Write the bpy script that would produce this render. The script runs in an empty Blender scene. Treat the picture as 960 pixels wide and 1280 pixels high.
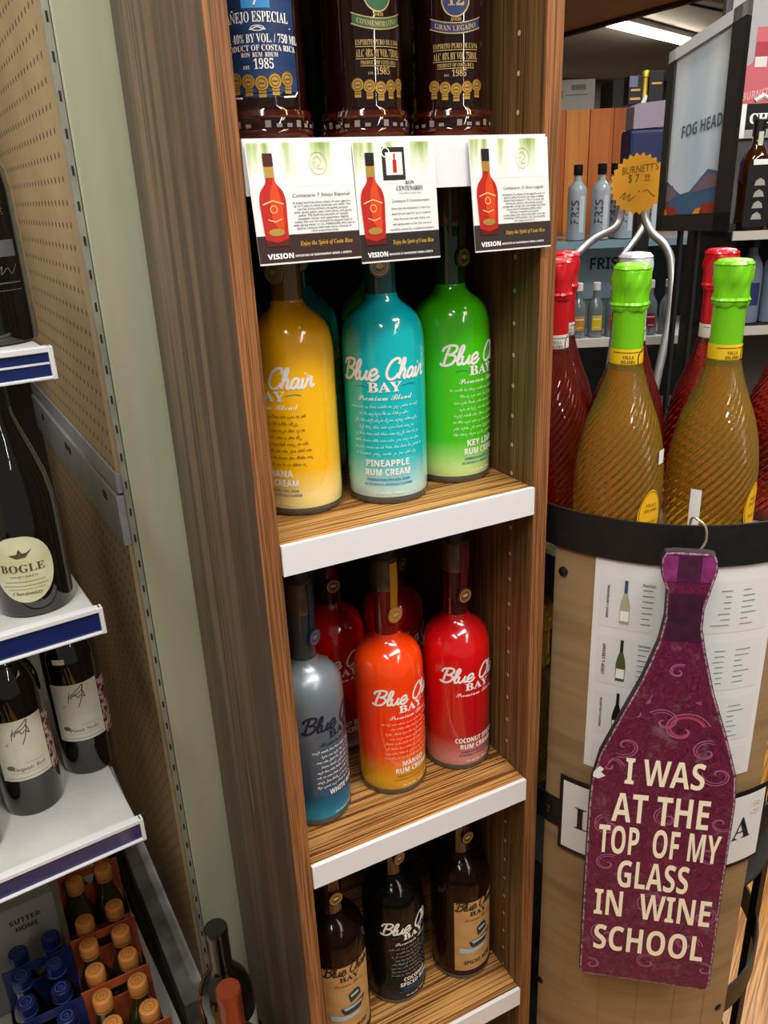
import bpy, bmesh, math, random
from mathutils import Vector, Matrix

# ------------------------------------------------------------------ camera, world, lights
scene = bpy.context.scene
C = scene.collection
PI = math.pi
cam_d = bpy.data.cameras.new('camera')
cam = bpy.data.objects.new('camera', cam_d)
C.objects.link(cam)
cam.matrix_world = Matrix(((0.88915, 0.20355, -0.40985, -0.22393), (-0.45573, 0.31278, -0.83335, -0.68628),
                           (-0.04144, 0.92776, 0.37087, 0.31688), (0, 0, 0, 1)))
cam_d.sensor_fit = 'VERTICAL'
cam_d.sensor_height = 36.0
cam_d.lens = 36.0 * 1016.43 / 1280.0
cam_d.clip_start = 0.02
scene.camera = cam

scene.view_settings.view_transform = 'Standard'
scene.view_settings.look = 'None'
scene.view_settings.exposure = 0.0
scene.view_settings.gamma = 1.0
scene.view_settings.use_curve_mapping = False
scene.cycles.use_denoising = True
scene.cycles.max_bounces = 8
scene.cycles.transmission_bounces = 6
scene.cycles.caustics_reflective = False
scene.cycles.caustics_refractive = False
scene.cycles.sample_clamp_indirect = 4.0

world = bpy.data.worlds.new('world')
scene.world = world
world.use_nodes = True
world.node_tree.nodes['Background'].inputs[0].default_value = (1.0, 0.95, 0.88, 1)
world.node_tree.nodes['Background'].inputs[1].default_value = 0.18

def area_light(name, loc, sx, sy, power, col=(1, .975, .94), rz=0):
    l = bpy.data.lights.new(name, 'AREA')
    l.shape = 'RECTANGLE'; l.size = sx; l.size_y = sy; l.energy = power; l.color = col
    o = bpy.data.objects.new(name, l); C.objects.link(o)
    o.location = loc; o.rotation_euler = (0, 0, rz)
    return o
area_light('fluorescent_or_fill_light', (-.62, -.75, 1.47), .10, 1.3, 25)
area_light('fluorescent_or_fill_light', (.45, -.85, 1.47), 1.2, .16, 29, rz=.20)
area_light('fluorescent_or_fill_light', (1.5, -.35, 1.47), 1.3, .10, 20)
area_light('fluorescent_or_fill_light', (.75, .55, 1.47), .5, .10, 14)  # unseen fill lamp added above the barrel to backlight its bottles
area_light('fluorescent_or_fill_light', (.80, -1.9, 1.47), .05, 1.2, 11)
area_light('fluorescent_or_fill_light', (.80, -3.3, 1.47), .05, 1.2, 13)
area_light('fluorescent_or_fill_light', (.80, -4.7, 1.47), .06, 1.2, 10)
area_light('fluorescent_or_fill_light', (-.75, .25, 1.47), .10, 1.0, 9)
area_light('warm_light', (1.02, -1.6, 1.47), .05, 1.3, 10, (1, .58, .22))
area_light('fluorescent_or_fill_light', (2.2, .9, 1.47), .12, 1.4, 40)
area_light('fluorescent_or_fill_light', (3.9, 2.6, 1.47), 1.3, .12, 40)
area_light('fluorescent_or_fill_light', (4.6, 5.0, 1.58), 1.6, .16, 90)  # unseen fill lamp added to brighten the far ceiling
area_light('fluorescent_or_fill_light', (8.0, 8.0, 1.58), 1.6, .16, 90)  # second added fill, deeper in the room, for the same dark end

# ------------------------------------------------------------------ helpers
def lin(h):
    h = h.lstrip('#')
    out = []
    for i in (0, 2, 4):
        c = int(h[i:i + 2], 16) / 255
        out.append(c / 12.92 if c <= .04045 else ((c + .055) / 1.055) ** 2.4)
    return (*out, 1)

MATS = {}
def mat(name, col='#808080', rough=.5, metal=0, coat=0, trans=0, emit=0, ior=1.45, spec=.5, alpha=1):
    if name in MATS: return MATS[name]
    m = bpy.data.materials.new(name); m.use_nodes = True
    b = m.node_tree.nodes['Principled BSDF']
    c = lin(col) if isinstance(col, str) else col
    b.inputs['Base Color'].default_value = c
    b.inputs['Roughness'].default_value = rough
    b.inputs['Metallic'].default_value = metal
    b.inputs['Coat Weight'].default_value = coat
    b.inputs['Coat Roughness'].default_value = .03
    b.inputs['Transmission Weight'].default_value = trans
    b.inputs['IOR'].default_value = ior
    b.inputs['Specular IOR Level'].default_value = spec
    b.inputs['Alpha'].default_value = alpha
    if emit:
        b.inputs['Emission Color'].default_value = c
        b.inputs['Emission Strength'].default_value = emit
    MATS[name] = m
    return m

def nt(m): return m.node_tree.nodes, m.node_tree.links, m.node_tree.nodes['Principled BSDF']

def ramp_node(n, stops, interp='LINEAR'):
    r = n.new('ShaderNodeValToRGB'); r.color_ramp.interpolation = interp
    e = r.color_ramp.elements
    while len(e) < len(stops): e.new(.5)
    for el, (p, c) in zip(e, stops):
        el.position = p; el.color = lin(c) if isinstance(c, str) else c
    return r

def wood(name, dark, midc, light, scale, rough=.45, lines=None, linec='#3a2010', coat=0, bump=.15, big=(1, 1, 1)):
    """streaky wood: `scale` is low along the grain, high across; `lines` adds fine dark pores"""
    m = mat(name, midc, rough, coat=coat)
    n, l, b = nt(m)
    tc = n.new('ShaderNodeTexCoord')
    mp = n.new('ShaderNodeMapping'); mp.inputs['Scale'].default_value = scale
    l.new(tc.outputs['Object'], mp.inputs['Vector'])
    no = n.new('ShaderNodeTexNoise'); no.inputs['Scale'].default_value = 1; no.inputs['Detail'].default_value = 5
    no.inputs['Distortion'].default_value = .6
    l.new(mp.outputs[0], no.inputs['Vector'])
    r = ramp_node(n, [(.3, dark), (.5, midc), (.7, light)])
    l.new(no.outputs['Fac'], r.inputs[0])
    out = r.outputs[0]
    fac = no.outputs['Fac']
    if lines:
        mp2 = n.new('ShaderNodeMapping'); mp2.inputs['Scale'].default_value = lines
        l.new(tc.outputs['Object'], mp2.inputs['Vector'])
        n2 = n.new('ShaderNodeTexNoise'); n2.inputs['Scale'].default_value = 1; n2.inputs['Detail'].default_value = 3
        n2.inputs['Distortion'].default_value = .3
        l.new(mp2.outputs[0], n2.inputs['Vector'])
        r2 = ramp_node(n, [(.42, (1, 1, 1, 1)), (.53, (0, 0, 0, 1))])
        l.new(n2.outputs['Fac'], r2.inputs[0])
        mx = n.new('ShaderNodeMixRGB'); mx.blend_type = 'MIX'
        l.new(r2.outputs[0], mx.inputs[0]); l.new(out, mx.inputs[1]); mx.inputs[2].default_value = lin(linec)
        out = mx.outputs[0]; fac = n2.outputs['Fac']
    l.new(out, b.inputs['Base Color'])
    bp = n.new('ShaderNodeBump'); bp.inputs['Strength'].default_value = bump; bp.inputs['Distance'].default_value = .001
    l.new(fac, bp.inputs['Height']); l.new(bp.outputs[0], b.inputs['Normal'])
    return m

def noisy(name, c1, c2, scale, rough=.6, metal=0, bump=.1, detail=4, lo=.35, hi=.65, coat=0, c3=None):
    m = mat(name, c1, rough, metal, coat=coat)
    n, l, b = nt(m)
    tc = n.new('ShaderNodeTexCoord'); mp = n.new('ShaderNodeMapping')
    mp.inputs['Scale'].default_value = scale if isinstance(scale, tuple) else (scale,) * 3
    l.new(tc.outputs['Object'], mp.inputs['Vector'])
    no = n.new('ShaderNodeTexNoise'); no.inputs['Scale'].default_value = 1; no.inputs['Detail'].default_value = detail
    l.new(mp.outputs[0], no.inputs['Vector'])
    st = [(lo, c1), (hi, c2)] if c3 is None else [(lo, c1), ((lo + hi) / 2, c2), (hi, c3)]
    r = ramp_node(n, st); l.new(no.outputs['Fac'], r.inputs[0]); l.new(r.outputs[0], b.inputs['Base Color'])
    bp = n.new('ShaderNodeBump'); bp.inputs['Strength'].default_value = bump; bp.inputs['Distance'].default_value = .001
    l.new(no.outputs['Fac'], bp.inputs['Height']); l.new(bp.outputs[0], b.inputs['Normal'])
    return m

def zfade(name, stops, h=.2, rough=.12, coat=1, trans=0, metal=0):
    """paint whose own colour changes with height on the bottle (stops in metres from the base)"""
    m = mat(name, '#ffffff', rough, coat=coat, trans=trans, metal=metal)
    n, l, b = nt(m)
    tc = n.new('ShaderNodeTexCoord'); sp = n.new('ShaderNodeSeparateXYZ'); l.new(tc.outputs['Object'], sp.inputs[0])
    dv = n.new('ShaderNodeMath'); dv.operation = 'DIVIDE'; dv.inputs[1].default_value = h
    l.new(sp.outputs['Z'], dv.inputs[0])
    r = ramp_node(n, [(z / h, c) for z, c in stops]); l.new(dv.outputs[0], r.inputs[0])
    l.new(r.outputs[0], b.inputs['Base Color'])
    return m

# ---- text outlines as flat 2-D meshes
def uni(s, up_, lo_, dig=None):
    r = ''
    for ch in s:
        if 'A' <= ch <= 'Z': r += chr(up_ + ord(ch) - 65)
        elif 'a' <= ch <= 'z': r += chr(lo_ + ord(ch) - 97)
        elif dig and ch.isdigit(): r += chr(dig + int(ch))
        else: r += ch
    return r
STY = {'sans': lambda s: s, 'serif': lambda s: uni(s, 0x1D400, 0x1D41A, 0x1D7CE), 'bold': lambda s: uni(s, 0x1D5D4, 0x1D5EE, 0x1D7EC),
       'script': lambda s: uni(s, 0x1D4D0, 0x1D4EA), 'italic': lambda s: uni(s, 0x1D468, 0x1D482)}
_tc = {}
TS = bpy.data.scenes.new('glyph_scratch')
def glyphs(s, style='sans', off=0.0):
    key = (s, style, off)
    if key in _tc: return _tc[key]
    cu = bpy.data.curves.new('t', 'FONT'); cu.body = STY[style](s); cu.size = 1; cu.resolution_u = 2; cu.offset = off
    o = bpy.data.objects.new('t', cu); TS.collection.objects.link(o)
    TS.view_layers[0].update(); dg = TS.view_layers[0].depsgraph
    me = bpy.data.meshes.new_from_object(o.evaluated_get(dg))
    V = [(v.co.x, v.co.y) for v in me.vertices]; F = [tuple(p.vertices) for p in me.polygons]
    bpy.data.meshes.remove(me); bpy.data.objects.remove(o); bpy.data.curves.remove(cu)
    _tc[key] = (V, F)
    return V, F

class MB:
    def __init__(s): s.v = []; s.f = []
    def add(s, V, F):
        k = len(s.v); s.v += [tuple(p) for p in V]; s.f += [tuple(i + k for i in f) for f in F]; return s
    def box(s, x0, x1, y0, y1, z0, z1, rz=0, at=(0, 0)):
        V = [(x, y, z) for x in (x0, x1) for y in (y0, y1) for z in (z0, z1)]
        if rz:
            c, q = math.cos(rz), math.sin(rz)
            V = [(at[0] + (x - at[0]) * c - (y - at[1]) * q, at[1] + (x - at[0]) * q + (y - at[1]) * c, z) for x, y, z in V]
        return s.add(V, [(0, 1, 3, 2), (4, 6, 7, 5), (0, 4, 5, 1), (2, 3, 7, 6), (0, 2, 6, 4), (1, 5, 7, 3)])
    def lathe(s, prof, n=48, at=(0, 0, 0), twist=None, cap=True):
        V = []; F = []
        for r, z in prof:
            for i in range(n):
                a = 2 * PI * i / n
                rr = twist(r, z, a) if twist else r
                V.append((at[0] + rr * math.cos(a), at[1] + rr * math.sin(a), at[2] + z))
        for j in range(len(prof) - 1):
            for i in range(n):
                a, b = j * n + i, j * n + (i + 1) % n
                F.append((a, b, b + n, a + n))
        if cap:
            F.append(tuple(range(n - 1, -1, -1))); k = (len(prof) - 1) * n; F.append(tuple(range(k, k + n)))
        return s.add(V, F)
    def tube(s, pts, r, n=10):
        pts = [Vector(p) for p in pts]; V = []; F = []
        up_ = Vector((0, 0, 1))
        for j, p in enumerate(pts):
            d = (pts[min(j + 1, len(pts) - 1)] - pts[max(j - 1, 0)]).normalized()
            x = d.cross(up_)
            if x.length < .05: x = d.cross(Vector((1, 0, 0)))
            x.normalize(); y = d.cross(x)
            for i in range(n):
                a = 2 * PI * i / n; V.append(p + x * r * math.cos(a) + y * r * math.sin(a))
        for j in range(len(pts) - 1):
            for i in range(n):
                a, b = j * n + i, j * n + (i + 1) % n
                F.append((a, b, b + n, a + n))
        F.append(tuple(range(n - 1, -1, -1))); k = (len(pts) - 1) * n; F.append(tuple(range(k, k + n)))
        return s.add(V, F)
    def prism(s, poly, mapf, t0, t1):
        """polygon (u,v) list extruded between depths t0,t1 ; mapf(u,v,t)->xyz"""
        n = len(poly); V = [mapf(u, v, t0) for u, v in poly] + [mapf(u, v, t1) for u, v in poly]
        F = [tuple(range(n)), tuple(range(2 * n - 1, n - 1, -1))] + [(i, i + n, (i + 1) % n + n, (i + 1) % n) for i in range(n)]
        return s.add(V, F)
    def poly(s, pts, mapf): return s.add([mapf(u, v) for u, v in pts], [tuple(range(len(pts)))])
    def convex(s, pts, mapf, n=14):
        """convex polygon laid over a curved surface as narrow strips"""
        us = [p[0] for p in pts]; a, b = min(us), max(us); V = []; F = []
        for i in range(n + 1):
            u = a + (b - a) * (.0005 + .999 * i / n); ys = []
            for (x0, y0), (x1, y1) in zip(pts, pts[1:] + pts[:1]):
                if (x0 - u) * (x1 - u) <= 0 and x0 != x1: ys.append(y0 + (y1 - y0) * (u - x0) / (x1 - x0))
            V += [mapf(u, min(ys)), mapf(u, max(ys))]
        for i in range(n): F.append((2 * i, 2 * i + 2, 2 * i + 3, 2 * i + 1))
        return s.add(V, F)
    def grid(s, u0, u1, v0, v1, mapf, nu=8, nv=1, inside=None):
        V = [mapf(u0 + (u1 - u0) * i / nu, v0 + (v1 - v0) * j / nv) for j in range(nv + 1) for i in range(nu + 1)]
        F = [(j * (nu + 1) + i, j * (nu + 1) + i + 1, (j + 1) * (nu + 1) + i + 1, (j + 1) * (nu + 1) + i) for j in range(nv) for i in range(nu)]
        return s.add(V, F)
    def blob(s, cu, cv, ru, rv, mapf, n=28, rings=4, shape=None):
        V = [mapf(cu, cv)]; F = []
        for k in range(1, rings + 1):
            for i in range(n):
                a = 2 * PI * i / n; q = k / rings * (shape(a) if shape else 1)
                V.append(mapf(cu + ru * q * math.cos(a), cv + rv * q * math.sin(a)))
        for i in range(n): F.append((0, 1 + i, 1 + (i + 1) % n))
        for k in range(rings - 1):
            for i in range(n):
                a, b = 1 + k * n + i, 1 + k * n + (i + 1) % n; F.append((a, a + n, b + n, b))
        return s.add(V, F)
    def ring(s, cu, cv, ru, rv, w, mapf, n=28):
        V = []; F = []
        for i in range(n):
            a = 2 * PI * i / n
            V += [mapf(cu + ru * math.cos(a), cv + rv * math.sin(a)), mapf(cu + (ru - w) * math.cos(a), cv + (rv - w) * math.sin(a))]
        for i in range(n): F.append((2 * i, 2 * ((i + 1) % n), 2 * ((i + 1) % n) + 1, 2 * i + 1))
        return s.add(V, F)
    def stroke(s, pts, w, mapf, closed=False):
        """ribbon of width w along 2-D points"""
        n = len(pts); V = []
        for i, (x, y) in enumerate(pts):
            a, b = pts[max(i - 1, 0)], pts[min(i + 1, n - 1)]
            dx, dy = b[0] - a[0], b[1] - a[1]; d = math.hypot(dx, dy) or 1
            nx, ny = -dy / d * w / 2, dx / d * w / 2
            V += [mapf(x + nx, y + ny), mapf(x - nx, y - ny)]
        return s.add(V, [(2 * i, 2 * i + 1, 2 * i + 3, 2 * i + 2) for i in range(n - 1)])
    def text(s, t, cu, v, mapf, width=None, cap=None, style='sans', off=0.0, slope=0, arc=0):
        V, F = glyphs(t, style, off)
        if not V: return s
        x0 = min(p[0] for p in V); x1 = max(p[0] for p in V)
        H, _ = glyphs('H', style, off); ch = max(p[1] for p in H) - min(p[1] for p in H)
        sy = (cap or .01) / ch; sx = width / (x1 - x0) if width else sy
        if not cap: sy = sx
        xm = (x0 + x1) / 2
        W = []
        for x, y in V:
            u = (x - xm) * sx
            W.append(mapf(cu + u, v + y * sy + slope * u - arc * u * u))
        return s.add(W, F)
    def build(s, name, m, parent=None, smooth=True, bevel=0, seg=2, ang=35):
        me = bpy.data.meshes.new(name); me.from_pydata(s.v, [], s.f); me.update()
        if smooth:
            me.shade_smooth(); me.set_sharp_from_angle(angle=math.radians(ang))
        o = bpy.data.objects.new(name, me); C.objects.link(o)
        if m: me.materials.append(m)
        if parent: o.parent = parent
        if bevel:
            bv = o.modifiers.new('bevel', 'BEVEL'); bv.width = bevel; bv.segments = seg; bv.limit_method = 'ANGLE'
        return o

def spline(P, k=6):
    out = []
    for i in range(len(P) - 1):
        p0, p1, p2, p3 = P[max(i - 1, 0)], P[i], P[i + 1], P[min(i + 2, len(P) - 1)]
        for j in range(k):
            t = j / k
            out.append(tuple(.5 * (2 * b + (c - a) * t + (2 * a - 5 * b + 4 * c - d) * t * t + (3 * b - a - 3 * c + d) * t ** 3)
                             for a, b, c, d in zip(p0, p1, p2, p3)))
    return out + [P[-1]]

def tag(o, label=None, cat=None, group=None, kind=None):
    if label: o['label'] = label
    if cat: o['category'] = cat
    if group: o['group'] = group
    if kind: o['kind'] = kind
    return o
def thing(name, loc, label, cat, group=None, rz=0):
    o = bpy.data.objects.new(name, None); C.objects.link(o); o.empty_display_size = .05
    o.location = loc; o.rotation_euler = (0, 0, rz)
    return tag(o, label, cat, group)
def kids(o, table):
    return table.get(o, [])
def copy_tree(o, loc=None, rz=None, label=None, parent=None):
    c = o.copy(); C.objects.link(c)
    if parent: c.parent = parent
    for ch in [q for q in bpy.data.objects if q.parent == o]: copy_tree(ch, parent=c)
    if loc: c.location = loc
    if rz is not None: c.rotation_euler = (0, 0, rz)
    if label: c['label'] = label
    return c
def cyl_map(r, z0=0, du=0):
    """front of a bottle is its local -Y side"""
    def f(u, v, t=0):
        a = -PI / 2 + (u + du) / r
        return ((r + t) * math.cos(a), (r + t) * math.sin(a), v + z0)
    return f
def face_rz(x, y, off_deg):
    return math.atan2(-.68628 - y, -.22393 - x) + PI / 2 + math.radians(off_deg)

# brush script letters, x-height 1, capitals 2
BR = {'B': ([[(.12, .05), (.2, .9), (.42, 1.95)], [(-.2, 1.45), (-.05, 1.9), (.5, 2.12), (1.05, 2.05), (1.15, 1.65), (.85, 1.25), (.4, 1.1)],
             [(.4, 1.1), (.95, 1.05), (1.15, .65), (.85, .12), (.35, -.08), (-.1, .0), (-.22, .25)]], 1.3),
      'l': ([[(0, .3), (.3, .9), (.55, 1.75), (.42, 2.05), (.22, 1.7), (.1, .8), (.16, .1), (.35, .02), (.6, .3)]], .58),
      'u': ([[(0, .95), (-.04, .35), (.12, .02), (.38, .15), (.6, .6), (.68, .98)], [(.68, .98), (.6, .35), (.72, .02), (1.0, .3)]], .98),
      'e': ([[(-.05, .38), (.38, .50), (.66, .82), (.46, 1.12), (.12, .90), (.0, .4), (.2, -.04), (.6, .08), (.9, .5)]], 1.02),
      'C': ([[(1.15, 1.5), (1.2, 1.95), (.9, 2.12), (.45, 1.85), (.12, 1.1), (.15, .35), (.5, .0), (.95, .15), (1.25, .6)]], 1.25),
      'h': ([[(0, .3), (.3, .95), (.5, 1.8), (.36, 2.05), (.2, 1.5), (.04, .02)], [(.08, .4), (.3, .9), (.52, .98), (.6, .7), (.52, .25), (.64, .0), (.9, .3)]], .9),
      'a': ([[(.62, .85), (.35, 1.02), (.06, .7), (.02, .25), (.2, .0), (.45, .25), (.66, .95)], [(.66, .95), (.58, .3), (.7, .0), (.95, .3)]], .95),
      'i': ([[(.06, .98), (.0, .3), (.12, .0), (.36, .3)], [(.16, 1.38), (.2, 1.42), (.24, 1.46)]], .36),
      'r': ([[(0, .3), (.14, .8), (.18, 1.12), (.25, .9), (.5, .98), (.46, .4), (.56, .02), (.82, .25)]], .8), ' ': ([], .45)}
def brush(mb, text, cu, v, width, cap, mapf, wt=.27, slant=.16):
    adv = sum(BR[c][1] for c in text); sx = width / adv; sy = cap / 2.1; x = 0
    for c in text:
        for st in BR[c][0]:
            P = [((x + p[0] + p[1] * slant) * sx, p[1] * sy) for p in st]
            mb.stroke([(cu - width / 2 + a, v + b) for a, b in spline(P, 5)], wt * (sx + sy) / 2, mapf)
        x += BR[c][1]
def scrawl(mb, rnd, u0, u1, v, h, mapf, wt):
    """a line of small unreadable handwriting"""
    u = u0
    while u < u1 - h:
        n = rnd.choice((3, 5, 6, 8)); P = [(u, v)]
        for k in range(n):
            u += h * .34
            if u > u1: break
            r = rnd.random(); top = h * (1.7 if r < .22 else 1.0) * rnd.uniform(.8, 1.05)
            if .22 < r < .3: top = -h * .6
            P += [(u + h * .12, v + top), (u + h * .2, v + rnd.uniform(-.1, .1) * h)]
            u += h * .1
        mb.stroke(spline(P, 2), wt, mapf)
        u += h * .8

# ------------------------------------------------------------------ materials
M_walnut = wood('walnut_laminate', '#4a392d', '#6b5645', '#836d58', (7, 7, .6), .40, lines=(70, 70, 1.6), linec='#54443a', bump=.02)
M_edge = wood('oak_edge', '#7e4e2c', '#925f37', '#a26c41', (90, 90, 2.5), .5, lines=(800, 800, 8), linec='#63401f')
M_inner = wood('oak_inner', '#5b4226', '#7a5a35', '#8d6b40', (1, 60, 2), .5, lines=(1, 620, 5), linec='#4b351b')
M_shelf = wood('oak_shelf', '#a97a42', '#bd8d50', '#c8995c', (3, 60, 3), .42, lines=(5, 520, 5), linec='#5f3512')
M_back = wood('dark_back', '#17110c', '#201710', '#2a1e14', (30, 1, 2), .6)
M_strip = mat('white_strip', '#e2e3e6', .4)
M_white = mat('white_paint', '#e8e8e6', .5)
M_sage = noisy('sage_paint', '#c3c4a8', '#bcbda0', (30, 30, 3), .42, bump=.03)
M_black = mat('black_plastic', '#0c0c0d', .45)
M_blackm = noisy('black_steel', '#0e0e0f', '#151516', 60, .5, bump=.05)
M_chrome = mat('chrome', '#b4b5b7', .38, .75)
M_grey_metal = noisy('grey_metal', '#9ba0a6', '#b4b8bd', 8, .35, .25, .02)
M_txt = mat('print_white', '#f4f2ec', .5)
M_txtb = mat('print_black', '#17171a', .5)
M_txtg = mat('print_grey', '#3c3c3e', .5)
M_gold = mat('print_gold', '#cfa955', .35, .6)
M_paper = mat('paper_white', '#e2e3e2', .5)

# ------------------------------------------------------------------ the room
FZ = -1.12
def struct(name, mb, m, **k):
    o = mb.build(name, m, smooth=False, **k); o['kind'] = 'structure'; return o
floor = struct('floor', MB().box(-2.4, 12, -2.2, 9.6, FZ - .1, FZ - .012), mat('floor_gap', '#2d1d10', .8))
M_plank = [wood('floor_plank_%s' % k, a, b_, c_, (1.2, 26, 1), .32, lines=(6, 240, 1), linec='#8a5a26', coat=.2) for k, a, b_, c_ in
           (('honey', '#b07c3c', '#c6914c', '#d3a15c'), ('amber', '#a8722f', '#bd8540', '#cb9650'), ('straw', '#bd8c4c', '#cf9f5e', '#dab072'))]
rnd = random.Random(4)
pl = [MB().box(-.6, .6, -.06, .06, -.012, 0) for _ in range(3)]
plank_mesh = []
for k in range(3):
    me = bpy.data.meshes.new('plank'); me.from_pydata(pl[k].v, [], pl[k].f); me.materials.append(M_plank[k]); plank_mesh.append(me)
# board rows run away from the camera's right, at a slant to the bookcase
PR = math.radians(30)
for r in range(-3, 14):
    for q in range(-1, 4):
        u = q * 1.202 + (r % 3) * .4; v = r * .1215
        x = .45 + u * math.cos(PR) - v * math.sin(PR); y = -.35 + u * math.sin(PR) + v * math.cos(PR)
        if x < .9 and y > .9: continue
        o = bpy.data.objects.new('plank', plank_mesh[rnd.randrange(3)]); C.objects.link(o)
        o.location = (x, y, FZ); o.rotation_euler = (0, 0, PR); o.parent = floor
M_ceil = noisy('ceiling_paint', '#e3dccd', '#d8d1c1', 1.2, .8, bump=.02)
struct('ceiling', MB().box(-2.4, 12, -2.2, 12, 1.62, 1.72), M_ceil)
struct('wall_back', MB().box(-2.4, 12, 9.6, 9.7, FZ, 1.62), noisy('wall_grey', '#625d53', '#57524a', 2, .8))
struct('wall_left', MB().box(-2.5, -2.4, -2.2, 9.7, FZ, 1.62), mat('wall_cream', '#b9ad92', .8))
struct('wall_right', MB().box(12, 12.1, -2.2, 9.7, FZ, 1.62), mat('wall_beige', '#8f8878', .8))
# timber soffit near the aisle, boards as parts
sof = struct('trim_1', MB().box(1.2, 3.16, 1.4, 7.5, 1.13, 1.5), mat('soffit_core', '#6b5746', .7))
M_sof = noisy('soffit_board', '#bba998', '#ac9a88', (1, 8, 1), .55)
for k in range(10):
    MB().box(1.2, 3.18, 1.4 + k * .61, 2.0 + k * .61, 1.1, 1.13).build('panel', M_sof, sof, smooth=False)
MB().box(3.18, 3.22, 1.4, 7.5, 1.08, 1.5).build('fascia', mat('soffit_edge', '#4a372a', .6), sof, smooth=False)
# far fluorescent strip in view
t = thing('ceiling_light', (5.75, 5.8, 1.6), 'long white fluorescent strip light on the far ceiling', 'light', rz=.40)
MB().box(-1.6, 1.25, -.08, .08, -.03, .015).build('housing', M_white, t, bevel=.01)
MB().box(-1.58, 1.23, -.06, .06, -.075, -.03).build('diffuser', mat('lamp_glow', '#fff6e6', .5, emit=20), t, bevel=.02)
# small hanging hooks on the ceiling
for x, y, rz, lab in ((3.9, 5.2, .5, 'thin black hanging rod under the ceiling left of the strip light'), (6.0, 5.0, .3, 'thin black hanging rod under the ceiling right of the strip light')):
    tag(MB().tube([(x - .45, y, 1.60), (x + .45, y + .25, 1.60), (x + .47, y + .25, 1.5)], .012, 6).build('ceiling_rod', M_black), lab, 'rod')

# ------------------------------------------------------------------ bookcase
W, D, T = .30, .335, .019
ZS = [.75, .3563, 0.0, -.4015, -.7818, -1.08]
bc = thing('bookcase', (0, 0, FZ), 'tall narrow walnut and oak bookcase of liquor shelves in the centre', 'bookcase')
b0 = -FZ
MB().box(-T, 0, .0015, D, .0, .98 + b0).build('side_panel', M_walnut, bc, smooth=False)
MB().box(W, W + T, .0015, D, .0, .98 + b0).build('side_panel', M_inner, bc, smooth=False)
MB().box(-.0004, .0004, .002, D - .004, .0, .98 + b0).build('inner_lining', M_inner, bc, smooth=False)
MB().box(-T, 0, -.001, .0015, .0, .98 + b0).build('edge_band', M_edge, bc, smooth=False)
MB().box(W, W + T, -.001, .0015, .0, .98 + b0).build('edge_band', M_edge, bc, smooth=False)
MB().box(0.0005, W, D - .006, D, .0, .98 + b0).build('back_panel', M_back, bc, smooth=False)
MB().box(-T, W + T, -.001, D, .98 + b0, 1.0 + b0).build('top_panel', M_walnut, bc, smooth=False)
for k, z in enumerate(ZS):
    zz = z + b0
    sh = MB().box(.0006, W - .0004, .002, D - .006, zz - T, zz).build('shelf', M_shelf, bc, smooth=False)
    h = .042 if k == 1 else .031
    MB().box(.0008, W - .0008, -.0035, .0018, zz - h, zz + .0008).build('price_strip', M_strip, sh, smooth=False)
mb = MB()
for z0 in [.0052 + .034 * k for k in range(-31, 28)]:
    for y in (.041, .28):
        for xx, d in ((W - .0006, 0), (.0007, 0)):
            mb.add([(xx, y + .0026 * math.cos(a * PI / 4), z0 + b0 + .0026 * math.sin(a * PI / 4)) for a in range(8)], [tuple(range(8))])
o = mb.build('peg_hole', mat('peg_hole', '#c9b18a', .6), bc, smooth=False); o['kind'] = 'stuff'
# pale scratch on the outside of the side panel
mb = MB().stroke([(.20, .385), (.192, .33), (.187, .28)], .0012, lambda u, v: (-T - .0004, u, v))
mb = MB().add([(-T - .0003, .162, -.33 + b0), (-T - .0003, .1635, -.33 + b0), (-T - .0003, .152, -.43 + b0), (-T - .0003, .149, -.43 + b0)], [(0, 1, 2, 3)])
mb.build('scratch', mat('scratch', '#b9a58c', .6), bc, smooth=False)

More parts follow.
